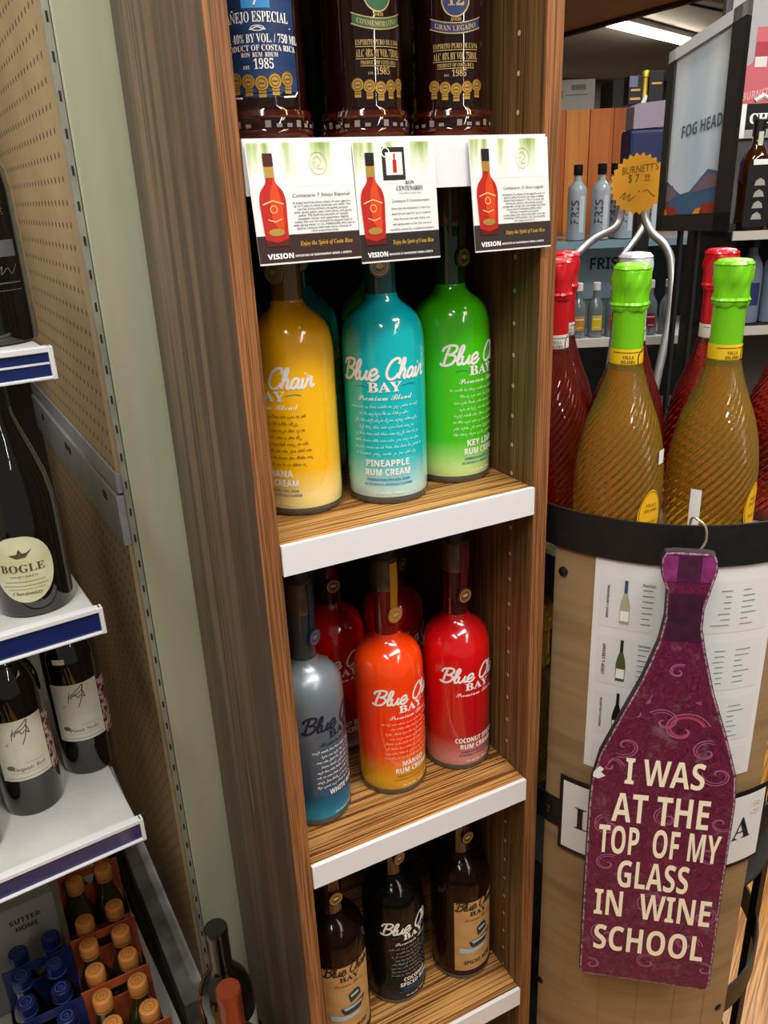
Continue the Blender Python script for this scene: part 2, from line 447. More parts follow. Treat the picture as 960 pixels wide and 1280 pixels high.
# ------------------------------------------------------------------ rum cream bottles
BODY = [(.0385, .0), (.0418, .0012), (.0432, .004), (.0435, .02), (.0435, .158), (.0432, .168), (.0422, .178), (.0402, .1865), (.0365, .194),
        (.0310, .2), (.0250, .2045), (.0205, .208), (.0175, .212), (.0163, .217)]
NECK = [(.0163, .217), (.0158, .225), (.0156, .245), (.0160, .268), (.0166, .282), (.0166, .298), (.0155, .306)]
M_glassbase = mat('bottle_glass_base', '#4a4a42', .1, coat=.5)
M_verse = {}
def deep_dark(st): return sum(lin(st[-1][1])[:3]) < .03
def liqueur(name, loc, off, label, stops, neck_col, lines, txt='#f4f2ec', verse='#cfeeee', blue='#1a6fa8', tagc='#b58a2a', frosted=False, verse_on=True,
            size=1, group='rum cream bottles in the bookcase', paper=None):
    t = thing(name, loc, label, 'bottle', group, rz=face_rz(loc[0], loc[1], off))
    body = MB().lathe([(r, z) for r, z in BODY], 56)
    mt = zfade('paint_' + label, stops, .22, rough=.33 if frosted else .16, coat=.25 if frosted else 1, metal=.35 if frosted else 0)
    bo_ = body.build('body', mt, t)
    if deep_dark(stops):
        p_ = mt.node_tree.nodes['Principled BSDF']; p_.inputs['Coat Weight'].default_value = .22; p_.inputs['Specular IOR Level'].default_value = .12
    MB().lathe([(.0422, .0002), (.0440, .003), (.0441, .0065), (.0437, .0085)], 56, cap=False).build('glass_base', M_glassbase, t)
    MB().lathe(NECK, 36).build('neck', mat('neck_' + label, neck_col, .12, coat=1), t)  # neck colour darkened to carry its shade as well as translucent glass
    MB().lathe([(.0169, .276), (.0177, .279), (.0175, .297), (.0165, .308), (.0166, .314), (.0145, .316)], 36).build('neck_seal', mat('seal_' + tagc, '#4b3a2c', .25, coat=.6), t)
    MB().lathe([(.0135, .316), (.0155, .3165), (.0158, .330), (.0145, .3325)], 32).build('cap', M_black, t)
    # ribbon and medallion on the neck
    rm = cyl_map(.0164, 0)
    rib = MB().grid(-.0055, .0055, .252, .312, lambda u, v: tuple(q * (1 + .02 * 0) for q in cyl_map(.0185 - .0014 * max(0, min(1, (.276 - v) / .02)))(u, v)), 4, 6)
    rb = rib.build('neck_ribbon', mat('ribbon_' + tagc, tagc, .35, .3), t)
    fl = lambda y: (lambda u, v, tt=0: (u, y - tt, v))
    md = MB().prism([(.0108 * math.cos(a * PI / 14), .244 + .0108 * math.sin(a * PI / 14)) for a in range(28)], fl(-.0168), 0, .0025)
    md = md.build('medallion', mat('ribbon_' + tagc, tagc, .35, .3), t, bevel=.0008)
    mk = MB().ring(0, .244, .0085, .0085, .0011, fl(-.0196)).blob(0, .2445, .0042, .0026, fl(-.0196), 12, 1).ring(0, .244, .0060, .0060, .0006, fl(-.0196))
    mk.build('emblem', mat('emblem_' + tagc, '#e8c98a' if tagc != '#1d3a55' else '#7fa0b8', .4, .2), md)
    R = .0437
    if paper:
        MB().grid(-.0370, .0370, .018, .150, cyl_map(R), 22, 1).build('paper_label', paper, t)
    m = cyl_map(R + .0004)
    br = MB(); sc = 1
    top = .136
    brush(br, 'Blue Chair', 0, top, .096 if not paper else .068, .0205 if not paper else .017, m)
    v2 = .1232 if not paper else .124
    br.text('BAY', 0, v2, m, width=.036 if not paper else .029, cap=.0102 if not paper else .0085, style='serif', off=.012)
    br.build('brand_lettering', mat('ink' + txt, txt, .45), t)
    pb = MB()
    rnd = random.Random(hash(len(label)))
    pb.text('Premium Blend', 0, .1145, m, width=.060 if not paper else .044, cap=.0056, style='script')
    pb.build('script_line', mat('ink' + (verse if paper else txt), verse if paper else txt, .45), t)
    if verse_on:
        vb = MB()
        ext = [(-.036, .033), (-.026, .025), (-.032, .031), (-.027, .028), (-.032, .033), (-.033, .036), (-.033, .037), (-.033, .032)]
        for k, (a, b_) in enumerate(ext): scrawl(vb, rnd, a * 1.13, b_ * 1.13, .1062 - k * .0072, .0025, m, .00045)
        vb.build('verse_lettering', mat('ink' + verse, verse, .45), t)
    fb = MB()
    hs = (.0435, .0335) if not paper else (.030, .030)
    for s_, hh, w_ in zip(lines, hs, [l_[1] for l_ in lines]):
        fb.text(s_[0], 0, hh, m, width=w_ * 1.13, cap=.0072, style='bold', off=.012)
    fb.text('17% Alc/Vol   750mL', 0, .0125, m, width=.034, cap=.0026, style='bold')
    ft_ = '#f4f2ec' if frosted else txt
    fb.build('flavour_lettering', mat('ink' + ft_, ft_, .45), t)
    if not paper:
        fp_ = MB().text('CARIBBEAN RUM WITH REAL CREAM', 0, .0272, m, width=.048, cap=.0028, style='bold').text('ALL NATURALLY & ARTIFICIALLY FLAVORED', 0, .0222, m, width=.054, cap=.0026, style='bold') \
            .stroke([(-.034, .1280), (-.028, .1295), (-.018, .1280)], .0007, m).stroke([(.018, .1285), (.028, .1300), (.034, .1285)], .0007, m).build('fine_print', mat('ink' + blue, blue, .5), t); fp_['kind'] = 'stuff'
    return t

def fade(base, deep, foot, z1=.02, z2=.055): return [(0, foot), (z1, foot), (z2, base), (.15, base), (.205, deep), (.216, deep)]
L = lambda *a: list(a)
banana = liqueur('liqueur_bottle', (.066, .102, ZS[2]), -36, 'yellow banana rum cream bottle at the left of the upper cream shelf', fade('#ffc000', '#e09a00', '#f3e8a0', .008, .05), '#7d5e10', L(('BANANA', .034), ('RUM CREAM', .043)), verse='#9c7406', tagc='#a39a78')
pine = liqueur('liqueur_bottle', (.1603, .0799, ZS[2]), 0, 'turquoise pineapple rum cream bottle in the middle of the upper cream shelf', fade('#00c0c6', '#04a4b0', '#c8e6e2', .008, .055), '#0b4c4c', L(('PINEAPPLE', .042), ('RUM CREAM', .044)), verse='#a9e6e4', tagc='#6f7c76')
lime = liqueur('liqueur_bottle', (.2545, .0975, ZS[2]), 50, 'green key lime rum cream bottle at the right of the upper cream shelf', fade('#44c806', '#40b808', '#d6ea98', .008, .05), '#123c10', L(('KEY LIME', .037), ('RUM CREAM', .043)), verse='#bfe6a0', tagc='#4d5a30')
white = liqueur('liqueur_bottle', (.0475, .0955, ZS[3]), 52, 'frosted blue-grey white rum bottle at the left of the red shelf', [(0, '#1795bd'), (.012, '#1d9ac4'), (.04, '#155a80'), (.06, '#41566a'), (.12, '#5e6e7c'), (.2, '#8b97a0'), (.216, '#7d878e')], '#3a4045', L(('WHITE RUM', .040), ('', .02)), txt='#141c33', verse='#dfe6ec', tagc='#1d3a55', frosted=True)
mango = liqueur('liqueur_bottle', (.1575, .0964, ZS[3]), 37, 'orange-red mango rum cream bottle with a gold tag, middle of the red shelf', [(0, '#d9a40f'), (.025, '#e0a010'), (.06, '#f8440a'), (.1, '#fb3206'), (.19, '#ff4a08'), (.216, '#d83208')], '#7a1408', L(('MANGO', .028), ('RUM CREAM', .044)), verse='#ffb08a', tagc='#c98d1e', blue='#8a6a3a')
coco = liqueur('liqueur_bottle', (.2555, .0946, ZS[3]), 38, 'red coconut spiced rum cream bottle at the right of the red shelf', [(0, '#cf9a8e'), (.015, '#cf8a80'), (.05, '#b40a14'), (.1, '#c20912'), (.18, '#e00d14'), (.216, '#9c0a10')], '#3c0f0e', L(('COCONUT SPICED', .056), ('RUM CREAM', .044)), verse='#f29a98', tagc='#6a1d26', verse_on=False, blue='#3c4a7a')
M_kraft = noisy('kraft_label', '#c39a64', '#b88c55', 60, .6)
amber = [(0, '#3a1208'), (.02, '#2c0d06'), (.1, '#1e0905'), (.216, '#120605')]
def boat(t, z):
    m = cyl_map(.0442); k = 1.0
    h = MB().convex([(-.012, z), (.014, z + .002), (.020, z + .012), (.024, z + .020), (-.004, z + .014), (-.016, z + .012)], m).convex([(-.002, z + .020), (.016, z + .026), (.014, z + .040), (.006, z + .042), (-.004, z + .036)], m)
    tag(h.build('boat_picture', mat('boat_dark', '#26333a', .6), t, smooth=False), kind='stuff')
    w_ = MB().convex([(-.030, z - .008), (-.012, z - .010), (.012, z - .006), (.014, z - .001), (-.012, z - .002), (-.030, z + .002)], cyl_map(.0441)).convex([(-.010, z + .008), (.016, z + .012), (.018, z + .016), (-.012, z + .013)], cyl_map(.0446)).convex([(.000, z + .030), (.012, z + .033), (.011, z + .037), (-.001, z + .034)], cyl_map(.0446))
    tag(w_.build('boat_highlight', mat('boat_pale', '#a9c0ca', .6), t, smooth=False), kind='stuff')
spA = liqueur('liqueur_bottle', (.0500, .0836, ZS[4]), 22, 'amber spiced rum bottle with a tan boat label, bottom shelf left', amber, '#1c0a06', L(('SPICED RUM', .042), ('', .02)), txt='#1a1512', verse='#6b4c2a', tagc='#4a2418', verse_on=False, paper=M_kraft)
boat(spA, .062)
blk = liqueur('liqueur_bottle', (.1500, .1026, ZS[4]), 40, 'black coconut spiced rum bottle in the middle of the bottom shelf', [(0, '#2b2c2e'), (.02, '#232426'), (.04, '#141415'), (.216, '#070707')], '#090909', L(('COCONUT', .035), ('SPICED RUM', .045)), verse='#8b8d8a', tagc='#5c4a24')
spC = liqueur('liqueur_bottle', (.2550, .0895, ZS[4]), 37, 'dark amber spiced rum bottle with a tan boat label, bottom shelf right', amber, '#1c0a06', L(('SPICED RUM', .042), ('', .02)), txt='#1a1512', verse='#6b4c2a', tagc='#4a2418', verse_on=False, paper=M_kraft)
boat(spC, .062)
copy_tree(pine, (.118, .205, ZS[2]), face_rz(.118, .205, 12), 'teal bottle in shadow, back row between banana and pineapple bottles')
copy_tree(lime, (.215, .205, ZS[2]), face_rz(.215, .205, 20), 'bottle in shadow, back row between pineapple and lime bottles')
copy_tree(coco, (.128, .205, ZS[3]), face_rz(.128, .205, 20), 'red bottle in shadow, back row left of the mango bottle')
copy_tree(coco, (.224, .212, ZS[3]), face_rz(.226, .205, 60), 'dark red bottle, back row between mango and coconut bottles')

# ------------------------------------------------------------------ dark rum bottles on the top shelf
RB = [(.036, 0), (.0405, .002), (.0415, .006), (.0408, .022), (.0385, .026), (.0378, .030), (.0378, .19), (.036, .215), (.030, .235), (.020, .25), (.0145, .262), (.0135, .30), (.0150, .305), (.0150, .33)]
M_rum = mat('dark_rum', '#1d0503', .06, coat=1, trans=.25)
M_rumfoot = mat('rum_foot', '#5a1208', .08, coat=1, trans=.6)
M_navy = noisy('navy_label', '#10284e', '#1b3b6c', (20, 20, 120), .45)
def medals(mb, n, v, m, r=.0062):
    for k in range(n):
        u = (k - (n - 1) / 2) * r * 1.8; dv = -.003 * (1 - abs(k - (n - 1) / 2) / 2)
        mb.blob(u, v + dv, r * .95, r * .95, m, 16, 2); mb.grid(u - r * .5, u + r * .5, v + dv - r * 1.7, v + dv - r * .6, m, 2, 1)
def medal_marks(t, v, r):
    g = MB(); m = cyl_map(.0388)
    for k in range(5):
        u = (k - 2) * r * 1.8; dv = -.003 * (1 - abs(k - 2) / 2)
        g.ring(u, v + dv, r * .95, r * .95, .0005, m, 20).ring(u, v + dv, r * .62, r * .62, .0006, m, 16).grid(u - r * .35, u + r * .35, v + dv - .0006, v + dv + .0004, m, 2, 1).grid(u - r * .5, u + r * .5, v + dv - r * 1.25, v + dv - r * 1.15, m, 2, 1)
    tag(g.build('medal_relief', mat('medal_brown', '#6d4a14', .5, .3), t), kind='stuff')
def rum(loc, off, label, kind):
    t = thing('rum_bottle', loc, label, 'bottle', 'dark rum bottles on the top shelf', rz=face_rz(loc[0], loc[1], off))
    MB().lathe(RB, 56).build('body', M_rum, t)
    MB().lathe([(.0412, .004), (.0421, .007), (.0421, .009), (.0414, .011)], 56, cap=False).lathe([(.0408, .020), (.0418, .022), (.0405, .026)], 56, cap=False).build('foot_ring', M_rumfoot, t)
    f = MB()
    for k in range(26): f.grid(k * .0098, k * .0098 + .005, .0125, .0155 if k % 3 else .018, cyl_map(.0418), 2, 1)
    f.build('embossing', mat('embossed_glass', '#b9aaa4', .15, .6), t)
    m = cyl_map(.0384)
    if kind == 7:
        MB().grid(-.034, .034, .040, .16, cyl_map(.0381), 22, 1).blob(0, .040, .0339, .004, cyl_map(.03805), 24, 2).build('front_label', M_navy, t)
        MB().stroke([(-.034, .0405), (-.031, .0370), (-.02, .0362), (.02, .0362), (.031, .0370), (.034, .0405)], .0013, m).text('AÑEJO ESPECIAL', 0, .0925, m, width=.056, cap=.0075, style='serif', arc=1.2) \
            .text('ALC. 40% BY VOL. / 750 ML', 0, .0775, m, width=.074, cap=.0062, style='serif', arc=.8).text('PRODUCT OF COSTA RICA', 0, .0715, m, width=.068, cap=.0042, style='serif', arc=.8) \
            .text('RON  RUM  RHUM', 0, .0668, m, width=.032, cap=.0033, style='serif').text('1985', .003, .0578, m, width=.017, cap=.0075, style='serif').text('EST.', -.012, .0578, m, width=.006, cap=.0025, style='serif') \
            .text('7', 0, .1045, m, cap=.012, style='serif').stroke([(-.03, .0880), (-.006, .0870), (0, .0890), (.006, .0870), (.03, .0880)], .0008, m).ring(0, .0880, .006, .0022, .0006, m).build('label_lettering', M_txt, t)
        MB().grid(-.0120, .0120, .1025, .16, cyl_map(.0382), 6, 1).build('blue_badge', mat('badge_blue', '#3d8fd0', .4), t)
        g = MB(); medals(g, 5, .0500, m, .0065); tag(g.build('gold_medals', M_gold, t), kind='stuff'); medal_marks(t, .0500, .0065)
    else:
        c = '#2d5a3a' if kind == 9 else '#28305e'
        MB().blob(0, .118, .0125, .0135, cyl_map(.0382), 24, 2).grid(-.024, .024, .0905, .0985, lambda u, v: cyl_map(.0382)(u, v + 8 * u * u), 16, 1).build('label_badge', mat('badge' + c, c, .4), t)
        a = MB().ring(0, .118, .0135, .0145, .0012, m)
        for q in (.0905, .0990): a.stroke([(-.025 + k * .0025, q + 8 * (-.025 + k * .0025) ** 2) for k in range(21)], .0009, m)
        a.text(str(kind if kind != 9 else 9), 0, .113, m, cap=.0105, style='serif').text('AÑOS', 0, .1005, m, width=.010, cap=.003, style='serif')
        a.text('CONMEMORATIVO' if kind == 9 else 'GRAN LEGADO', 0, .0925, m, width=.040, cap=.0042, style='serif', arc=-8)
        a.text('ESPIRITO PURO DE CANA', 0, .0785, m, width=.044, cap=.0040, style='serif').text('ALC 40% BY VOL 750ML', 0, .0690, m, width=.044, cap=.0058, style='serif').text('PRODUCT OF COSTA RICA', 0, .0630, m, width=.036, cap=.003, style='serif')
        a.text('1985', .003, .0550, m, width=.014, cap=.0055, style='serif').text('EST.', -.009, .0550, m, width=.005, cap=.002, style='serif')
        for v, w_ in ((.0768, .022), (.0673, .022), (.0615, .018)): a.grid(-w_, w_, v, v + .0006, m, 10, 1)
        a.build('gold_lettering', mat('gold_ink', '#cdb274', .35, .5), t)
        g = MB(); medals(g, 5, .0470, m, .0060); tag(g.build('gold_medals', M_gold, t), kind='stuff'); medal_marks(t, .0470, .0060)
    MB().lathe([(.0155, .30), (.0158, .345), (.014, .348)], 28).build('cap', M_black, t)
    return t
zA = ZS[1]
rum((.056, .088, zA), -2, 'dark rum bottle with a blue label on the top shelf', 7)
rum((.1555, .088, zA), 24, 'dark rum bottle with a green badge and banner on the top shelf', 9)
rum((.2515, .088, zA), 8, 'dark rum bottle with a navy badge and gold lettering on the top shelf', 12)
rum((.196, .20, zA), 60, 'dark rum bottle in the second row of the top shelf', 12)
rum((.098, .20, zA), 80, 'dark rum bottle in the second row behind the blue label', 9)

# ------------------------------------------------------------------ hanging shelf cards
M_leaf = mat('card_leaves', '#f2f4ea', .4)
n, l, b = nt(M_leaf)
tc = n.new('ShaderNodeTexCoord'); mp = n.new('ShaderNodeMapping'); mp.inputs['Rotation'].default_value = (0, .7, 0); mp.inputs['Scale'].default_value = (70, 1, 14)
l.new(tc.outputs['Object'], mp.inputs[0]); no = n.new('ShaderNodeTexNoise'); no.inputs['Scale'].default_value = 1; l.new(mp.outputs[0], no.inputs['Vector'])
r = ramp_node(n, [(.42, '#f1f3ea'), (.55, '#b6c98a'), (.68, '#6e8a3c')]); l.new(no.outputs['Fac'], r.inputs[0])
sp = n.new('ShaderNodeSeparateXYZ'); l.new(tc.outputs['Object'], sp.inputs[0])
mr = n.new('ShaderNodeMapRange'); mr.inputs['From Min'].default_value = -.034; mr.inputs['From Max'].default_value = -.004; l.new(sp.outputs['Z'], mr.inputs['Value'])
mx = n.new('ShaderNodeMixRGB'); l.new(mr.outputs[0], mx.inputs[0]); mx.inputs[1].default_value = lin('#f4f4ef'); l.new(r.outputs[0], mx.inputs[2]); l.new(mx.outputs[0], b.inputs['Base Color'])
M_cream = mat('card_bottle_red', '#b4231a', .4)
def card(label, TLx, TRx, BLx, BRx, zt, zb, yb, title, body, capc, footc, extra=None):
    """quad hanging from the strip; (TL,TR) on the strip, bottom swings out to yb"""
    t = thing('shelf_card', (TLx, -.0062, zt), label, 'card', 'tasting cards hung from the top price strip')
    Hh = zt - zb; Wd = TRx - TLx; dx = BLx - TLx
    def m(u, v, e=0):   # u,v in 0..1 (v down)
        return (u * Wd + dx * v, (yb + .0062) * v - e, -v * Hh)
    E_ = .0011
    f = lambda u, v, e=0: m(u / Wd, -v / Hh, E_)
    g = lambda e: (lambda u, v, q=0: m(u / Wd, -v / Hh, e))
    MB().add([m(0, 0, .0008), m(1, 0, .0008), m(1, 1, .0008), m(0, 1, .0008), m(0, 0), m(1, 0), m(1, 1), m(0, 1)], [(3, 2, 1, 0), (4, 5, 6, 7), (0, 1, 5, 4), (2, 3, 7, 6), (1, 2, 6, 5), (3, 0, 4, 7)]).build('card_sheet', M_paper, t, smooth=False)
    MB().grid(0.001, Wd - .001, -.034, -.001, g(.0009), 1, 1).build('leaf_print', M_leaf, t, smooth=False)
    fh = .245 * Hh
    MB().grid(0, Wd, -Hh + .0016, -Hh + fh, g(.0010), 1, 1).build('foot_band', mat('foot' + footc, footc, .3), t, smooth=False)
    # pictured bottle
    bx = .19 * Wd; k = Hh / .098
    bp = [(-.0042, -.058), (-.0115, -.055), (-.0125, -.035), (-.0115, -.028), (-.0045, -.018), (-.0035, 0), (.0035, 0), (.0045, -.018), (.0115, -.028), (.0125, -.035), (.0105, -.085), (-.0105, -.085)]
    hp = spline([(-.0098, -.083), (-.0104, -.072), (-.0112, -.055), (-.0114, -.046), (-.0098, -.039), (-.0064, -.0345), (-.0042, -.031), (-.0036, -.024), (-.0036, -.012)], 4)
    body_p = hp + [(-a_, b2) for a_, b2 in reversed(hp)]
    bt = MB().poly([(bx + u, v * k) for u, v in body_p], g(.0013)).build('pictured_bottle', M_cream, t, smooth=False)
    MB().poly([(bx + u * .55 + .004, v * k) for u, v in hp[6:30]] + [(bx + .0085, -.050 * k), (bx + .0070, -.074 * k)], g(.0014)).build('pictured_glow', mat('card_bottle_orange', '#d2451a', .4), bt, smooth=False)
    MB().poly([(bx - .0098, -.083 * k), (bx - .0101, -.077 * k), (bx, -.080 * k), (bx + .0101, -.077 * k), (bx + .0098, -.083 * k)], g(.0015)).build('pictured_base', mat('card_bottle_base', '#5a1a14', .4), bt, smooth=False)
    MB().grid(bx - .0042, bx + .0042, -.019 * k, -.009 * k, g(.0015), 1, 1).build('pictured_cap', mat('cardcap' + capc, capc, .4), bt, smooth=False)
    MB().grid(bx - .0040, bx + .0040, -.028 * k, -.0195 * k, g(.0016), 1, 1).build('pictured_foil', M_gold, bt, smooth=False)
    MB().blob(bx, -.0715 * k, .007, .003, g(.0016), 16, 1).build('pictured_medal', M_gold, bt, smooth=False)
    MB().ring(bx, -.053 * k, .0032, .0032, .0006, g(.0015)).stroke([(bx - .009, -.049 * k), (bx, -.046 * k), (bx + .009, -.049 * k)], .001, g(.0015)).stroke([(bx - .006, -.061 * k), (bx, -.063 * k), (bx + .006, -.061 * k)], .0008, g(.0015)).build('pictured_badge', mat('card_gold', '#e2c58a', .4), bt, smooth=False)
    tx = MB(); cx = .66 * Wd
    for s_, v, c_ in title: tx.text(s_, cx, v * k, g(.0013), width=c_[0], cap=c_[1], style=c_[2])
    y0 = -.0485 * k if len(body) > 7 else -.054 * k
    for i, s_ in enumerate(body):
        w_ = min(.70 * Wd * .92, .0011 * len(s_) * (1.0 if Wd > .09 else .92)) if i < len(body) - 1 else .0009 * len(s_)
        tx.text(s_, cx, y0 - i * (.0258 / (len(body)) * k) - .0008, g(.0013), width=w_, cap=.00155, off=.012)
    tx.build('card_text', M_txtg, t, smooth=False)
    MB().text('Enjoy the Spirit of Costa Rica', cx, -Hh + fh * .60, g(.0013), width=.52 * Wd, cap=.0034, style='italic').build('gold_script', mat('gold_script', '#cda23c', .4), t, smooth=False)
    MB().text('VISION', .20 * Wd, -Hh + fh * .20, g(.0013), width=.25 * Wd, cap=.0042, style='bold', off=.02).text('IMPORTERS OF INDEPENDENT WINES & SPIRITS', .62 * Wd, -Hh + fh * .22, g(.0013), width=.56 * Wd, cap=.0017, style='bold').build('foot_text', M_txt, t, smooth=False)
    em = MB()
    if extra is None:
        em.ring(cx, -.0175 * k, .0080, .0090, .0005, g(.0013)).stroke(spline([(cx - .004, -.014 * k), (cx, -.012 * k), (cx + .003, -.017 * k), (cx - .002, -.021 * k), (cx + .004, -.022 * k)], 4), .0006, g(.0013)).stroke(spline([(cx - .006, -.018 * k), (cx - .002, -.016 * k), (cx - .005, -.023 * k)], 4), .0005, g(.0013))
        em.build('crest', mat('card_crest', '#c9c58c', .5), t, smooth=False)
    else:
        px = .46 * Wd
        a = MB().grid(px - .0095, px + .0125, -.031 * k, -.005 * k, g(.0012), 1, 1).build('inset_picture', mat('inset_dark', '#231d1c', .5), t, smooth=False)
        MB().grid(px - .0062, px + .0100, -.027 * k, -.009 * k, g(.0014), 1, 1).ring(px - .006, -.009 * k, .0042, .0042, .001, g(.0016)).build('inset_page', M_paper, a, smooth=False)
        MB().grid(px + .0005, px + .0040, -.025 * k, -.015 * k, g(.0017), 1, 1).grid(px + .0015, px + .0030, -.015 * k, -.010 * k, g(.0017), 1, 1).build('inset_bottle', M_cream, a, smooth=False)
    return t
T1 = ['A bright and fruit driven blend of rums aged for', 'up to 7 years in white American oak casks. This', 'rum has aroma of fresh red apples, pressed', 'cider, green guava, pear, fresh grass, and green', 'melon. The finish has elements of roasted', 'pineapple, honey, and cappuccino. Slightly', 'sweet, this rum can certainly be enjoyed neat or',
      'with spring water or ice. Additionally, this rum is', 'ideal to compose with fresh citrus, coconut or', 'other tropical fruit juices.']
T2 = ['Drier than the Centenario 7, the 9 is a', 'blend of rums aged for up to 9 years in', 'white American oak casks. Enjoy neat,', 'with spring water or ice. The rum is an', 'excellent choice for a traditional daiquiri,', 'rum, fruit juices, and simple syrup (2:1:1).']
T3 = ['Centenario 12, a blend of rums aged for up to 12', 'years in white American oak casks, is slightly', 'sweeter than Centenario 7. This rum comes with', 'of almonds, cashews, ripe bananas, pressed', 'orange cake, orange zest, and nougat. Fine finish', 'has aromas of marmalade, sherry, apple.', 'Delicious, remember any surprise,', 'mocha. Enjoy neat, with spring water or ice, but', 'interesting in El Presidente: rum, dry vermouth,', 'dry orange curacao (2:1:1).']
card('tasting card for a 7 year rum, left of the three hanging cards', .0008, .0939, .0035, .0965, .3545, .260, -.012, [('Centenario 7 Añejo Especial', -.0440, (.052, .0026, 'sans'))], T1, '#4a1512', '#3b2a26')
card('tasting card with a small inset photo, middle of the three hanging cards', .0950, .1750, .0980, .1768, .3535, .2545, -.010, [('RON', -.0345, (.0085, .0030, 'serif')), ('CENTENARIO.', -.0395, (.027, .0036, 'serif')), ('THE RUM OF COSTA RICA', -.0425, (.022, .0012, 'sans')), ('Centenario 9 Conmemorativo', -.0490, (.038, .0022, 'sans'))], T2, '#16181a', '#2f2a28', extra=1)
card('tasting card for a 12 year rum, right of the three hanging cards', .2110, .2990, .2180, .3055, .3545, .2555, -.008, [('Centenario 12 Gran Legado', -.0440, (.046, .0024, 'sans'))], T3, '#1b1c20', '#3a3230')

# ------------------------------------------------------------------ end panel and pegboard of the gondola
ge = thing('gondola_end_panel', (-.076, .362, FZ), 'pale sage green metal end panel standing behind the bookcase', 'panel', rz=0)
MB().box(0, .42, 0, .024, .0, 2.6).build('panel_sheet', M_sage, ge, smooth=False, bevel=.002)
up_ = MB().box(-.0085, -.001, .004, .045, .0, 2.6).build('slotted_upright', noisy('upright_grey', '#9a9b8c', '#aeb0a0', 30, .5, .2), ge, smooth=False)
mb = MB()
for k in range(66):
    z = .02 + k * .038
    mb.box(-.0058, -.0036, .0030, .0042, z, z + .010)
o = mb.build('slot', mat('slot_dark', '#26251f', .7), up_, smooth=False); o['kind'] = 'stuff'
pb = thing('pegboard_wall', (-.0835, .375, FZ), 'tan pegboard panels between grey rails left of the sage green panel', 'pegboard', rz=math.atan2(.998, -.055))
M_peg = mat('pegboard', '#a58f70', .6)
n, l, b = nt(M_peg)
tc = n.new('ShaderNodeTexCoord'); sp = n.new('ShaderNodeSeparateXYZ'); l.new(tc.outputs['Object'], sp.inputs[0])
def mth(op, a, b_=None, c_=None):
    q = n.new('ShaderNodeMath'); q.operation = op
    for i, v in enumerate((a, b_, c_)):
        if v is None: continue
        if isinstance(v, (int, float)): q.inputs[i].default_value = v
        else: l.new(v, q.inputs[i])
    return q.outputs[0]
def frac(o_, s_): return mth('SUBTRACT', mth('FRACT', mth('DIVIDE', o_, s_)), .5)
fx, fz = frac(sp.outputs['X'], .0254), frac(sp.outputs['Z'], .0254)
rr = mth('SQRT', mth('ADD', mth('MULTIPLY', fx, fx), mth('MULTIPLY', fz, fz)))
hole = mth('LESS_THAN', rr, .15)
no = n.new('ShaderNodeTexNoise'); no.inputs['Scale'].default_value = 5; l.new(tc.outputs['Object'], no.inputs['Vector'])
r = ramp_node(n, [(.3, '#b39a76'), (.7, '#a08a6a')]); l.new(no.outputs['Fac'], r.inputs[0])
mx = n.new('ShaderNodeMixRGB'); l.new(hole, mx.inputs[0]); l.new(r.outputs[0], mx.inputs[1]); mx.inputs[2].default_value = lin('#43372a'); l.new(mx.outputs[0], b.inputs['Base Color'])
MB().box(0, .72, 0, .006, 1.105, 2.6).build('pegboard_panel', M_peg, pb, smooth=False)
MB().box(0, .72, 0, .006, .16, 1.0).build('pegboard_panel', M_peg, pb, smooth=False)
rl = MB().box(0, .74, 0, .011, 1.0, 1.072).box(0, .74, 0, .008, 1.075, 1.105).build('rail', M_grey_metal, pb, smooth=False, bevel=.002)
mb = MB()
for u in (.07, .33, .36, .60): mb.box(u, u + .022, .0105, .0116, 1.045, 1.057)
mb.build('rail_slot', mat('slot_dark', '#26251f', .7), rl, smooth=False)
MB().box(0, .72, -.004, .045, .0, .14).build('kick_plate', noisy('worn_grey', '#6c6c66', '#a3a39b', 14, .6, .2), pb, smooth=False)
MB().box(0, .72, .045, .060, .06, .075).box(0, .72, .05, .066, .0, .012).build('kick_rail', mat('slot_dark', '#26251f', .7), pb, smooth=False)

# ------------------------------------------------------------------ wine gondola at the left
GA = math.atan2(.1026, .9947)
gon = thing('shelving_unit', (-.155, .22, FZ), 'cream metal shelving unit with navy price rails holding wine bottles', 'shelving', rz=GA)
M_gsh = noisy('shelf_enamel', '#cfcfca', '#c4c4be', 20, .4, bump=.02)
M_navyrail = mat('navy_rail', '#10235c', .22, coat=.6)
M_clear = mat('rail_edge', '#dfe2e4', .3)
GS = [.1794, -.1223, -.4336, -.99]
for k, z in enumerate(GS):
    z += b0; dd = .62 if k else .40
    if k == 3:
        MB().box(-1.5, .028, -.16, .66, z - .022, z).build('shelf', M_gsh, gon, smooth=False, bevel=.002)
        continue
    s_ = MB().box(-1.2, -.003, .004, dd, z - .022, z).build('shelf', M_gsh, gon, smooth=False, bevel=.002)
    p = MB().box(-1.2, .001, -.004, .002, z - .030, z - .002).build('price_rail', M_navyrail, s_, smooth=False)
    # pale lips above, below, in the middle and at the end of the navy insert
    MB().box(-1.2, .002, -.007, .004, z - .005, z + .001).box(-1.2, .002, -.008, -.003, z - .0325, z - .0295).box(-.001, .004, -.008, .004, z - .033, z + .001).build('rail_lip', M_clear, s_, smooth=False, bevel=.0008)
    if k == 0: MB().box(-1.2, 0, -.0055, -.0035, z - .0170, z - .0150).build('rail_line', M_clear, s_, smooth=False)
    for q in (-.25, -.75): MB().box(q, q + .006, .02, dd, z - .05, z - .022).build('bracket', M_gsh, s_, smooth=False)
MB().box(-1.2, .03, .68, .69, 0, 2.6).build('back_panel', noisy('cream_panel', '#b0a78c', '#a39a80', 6, .6), gon, smooth=False)
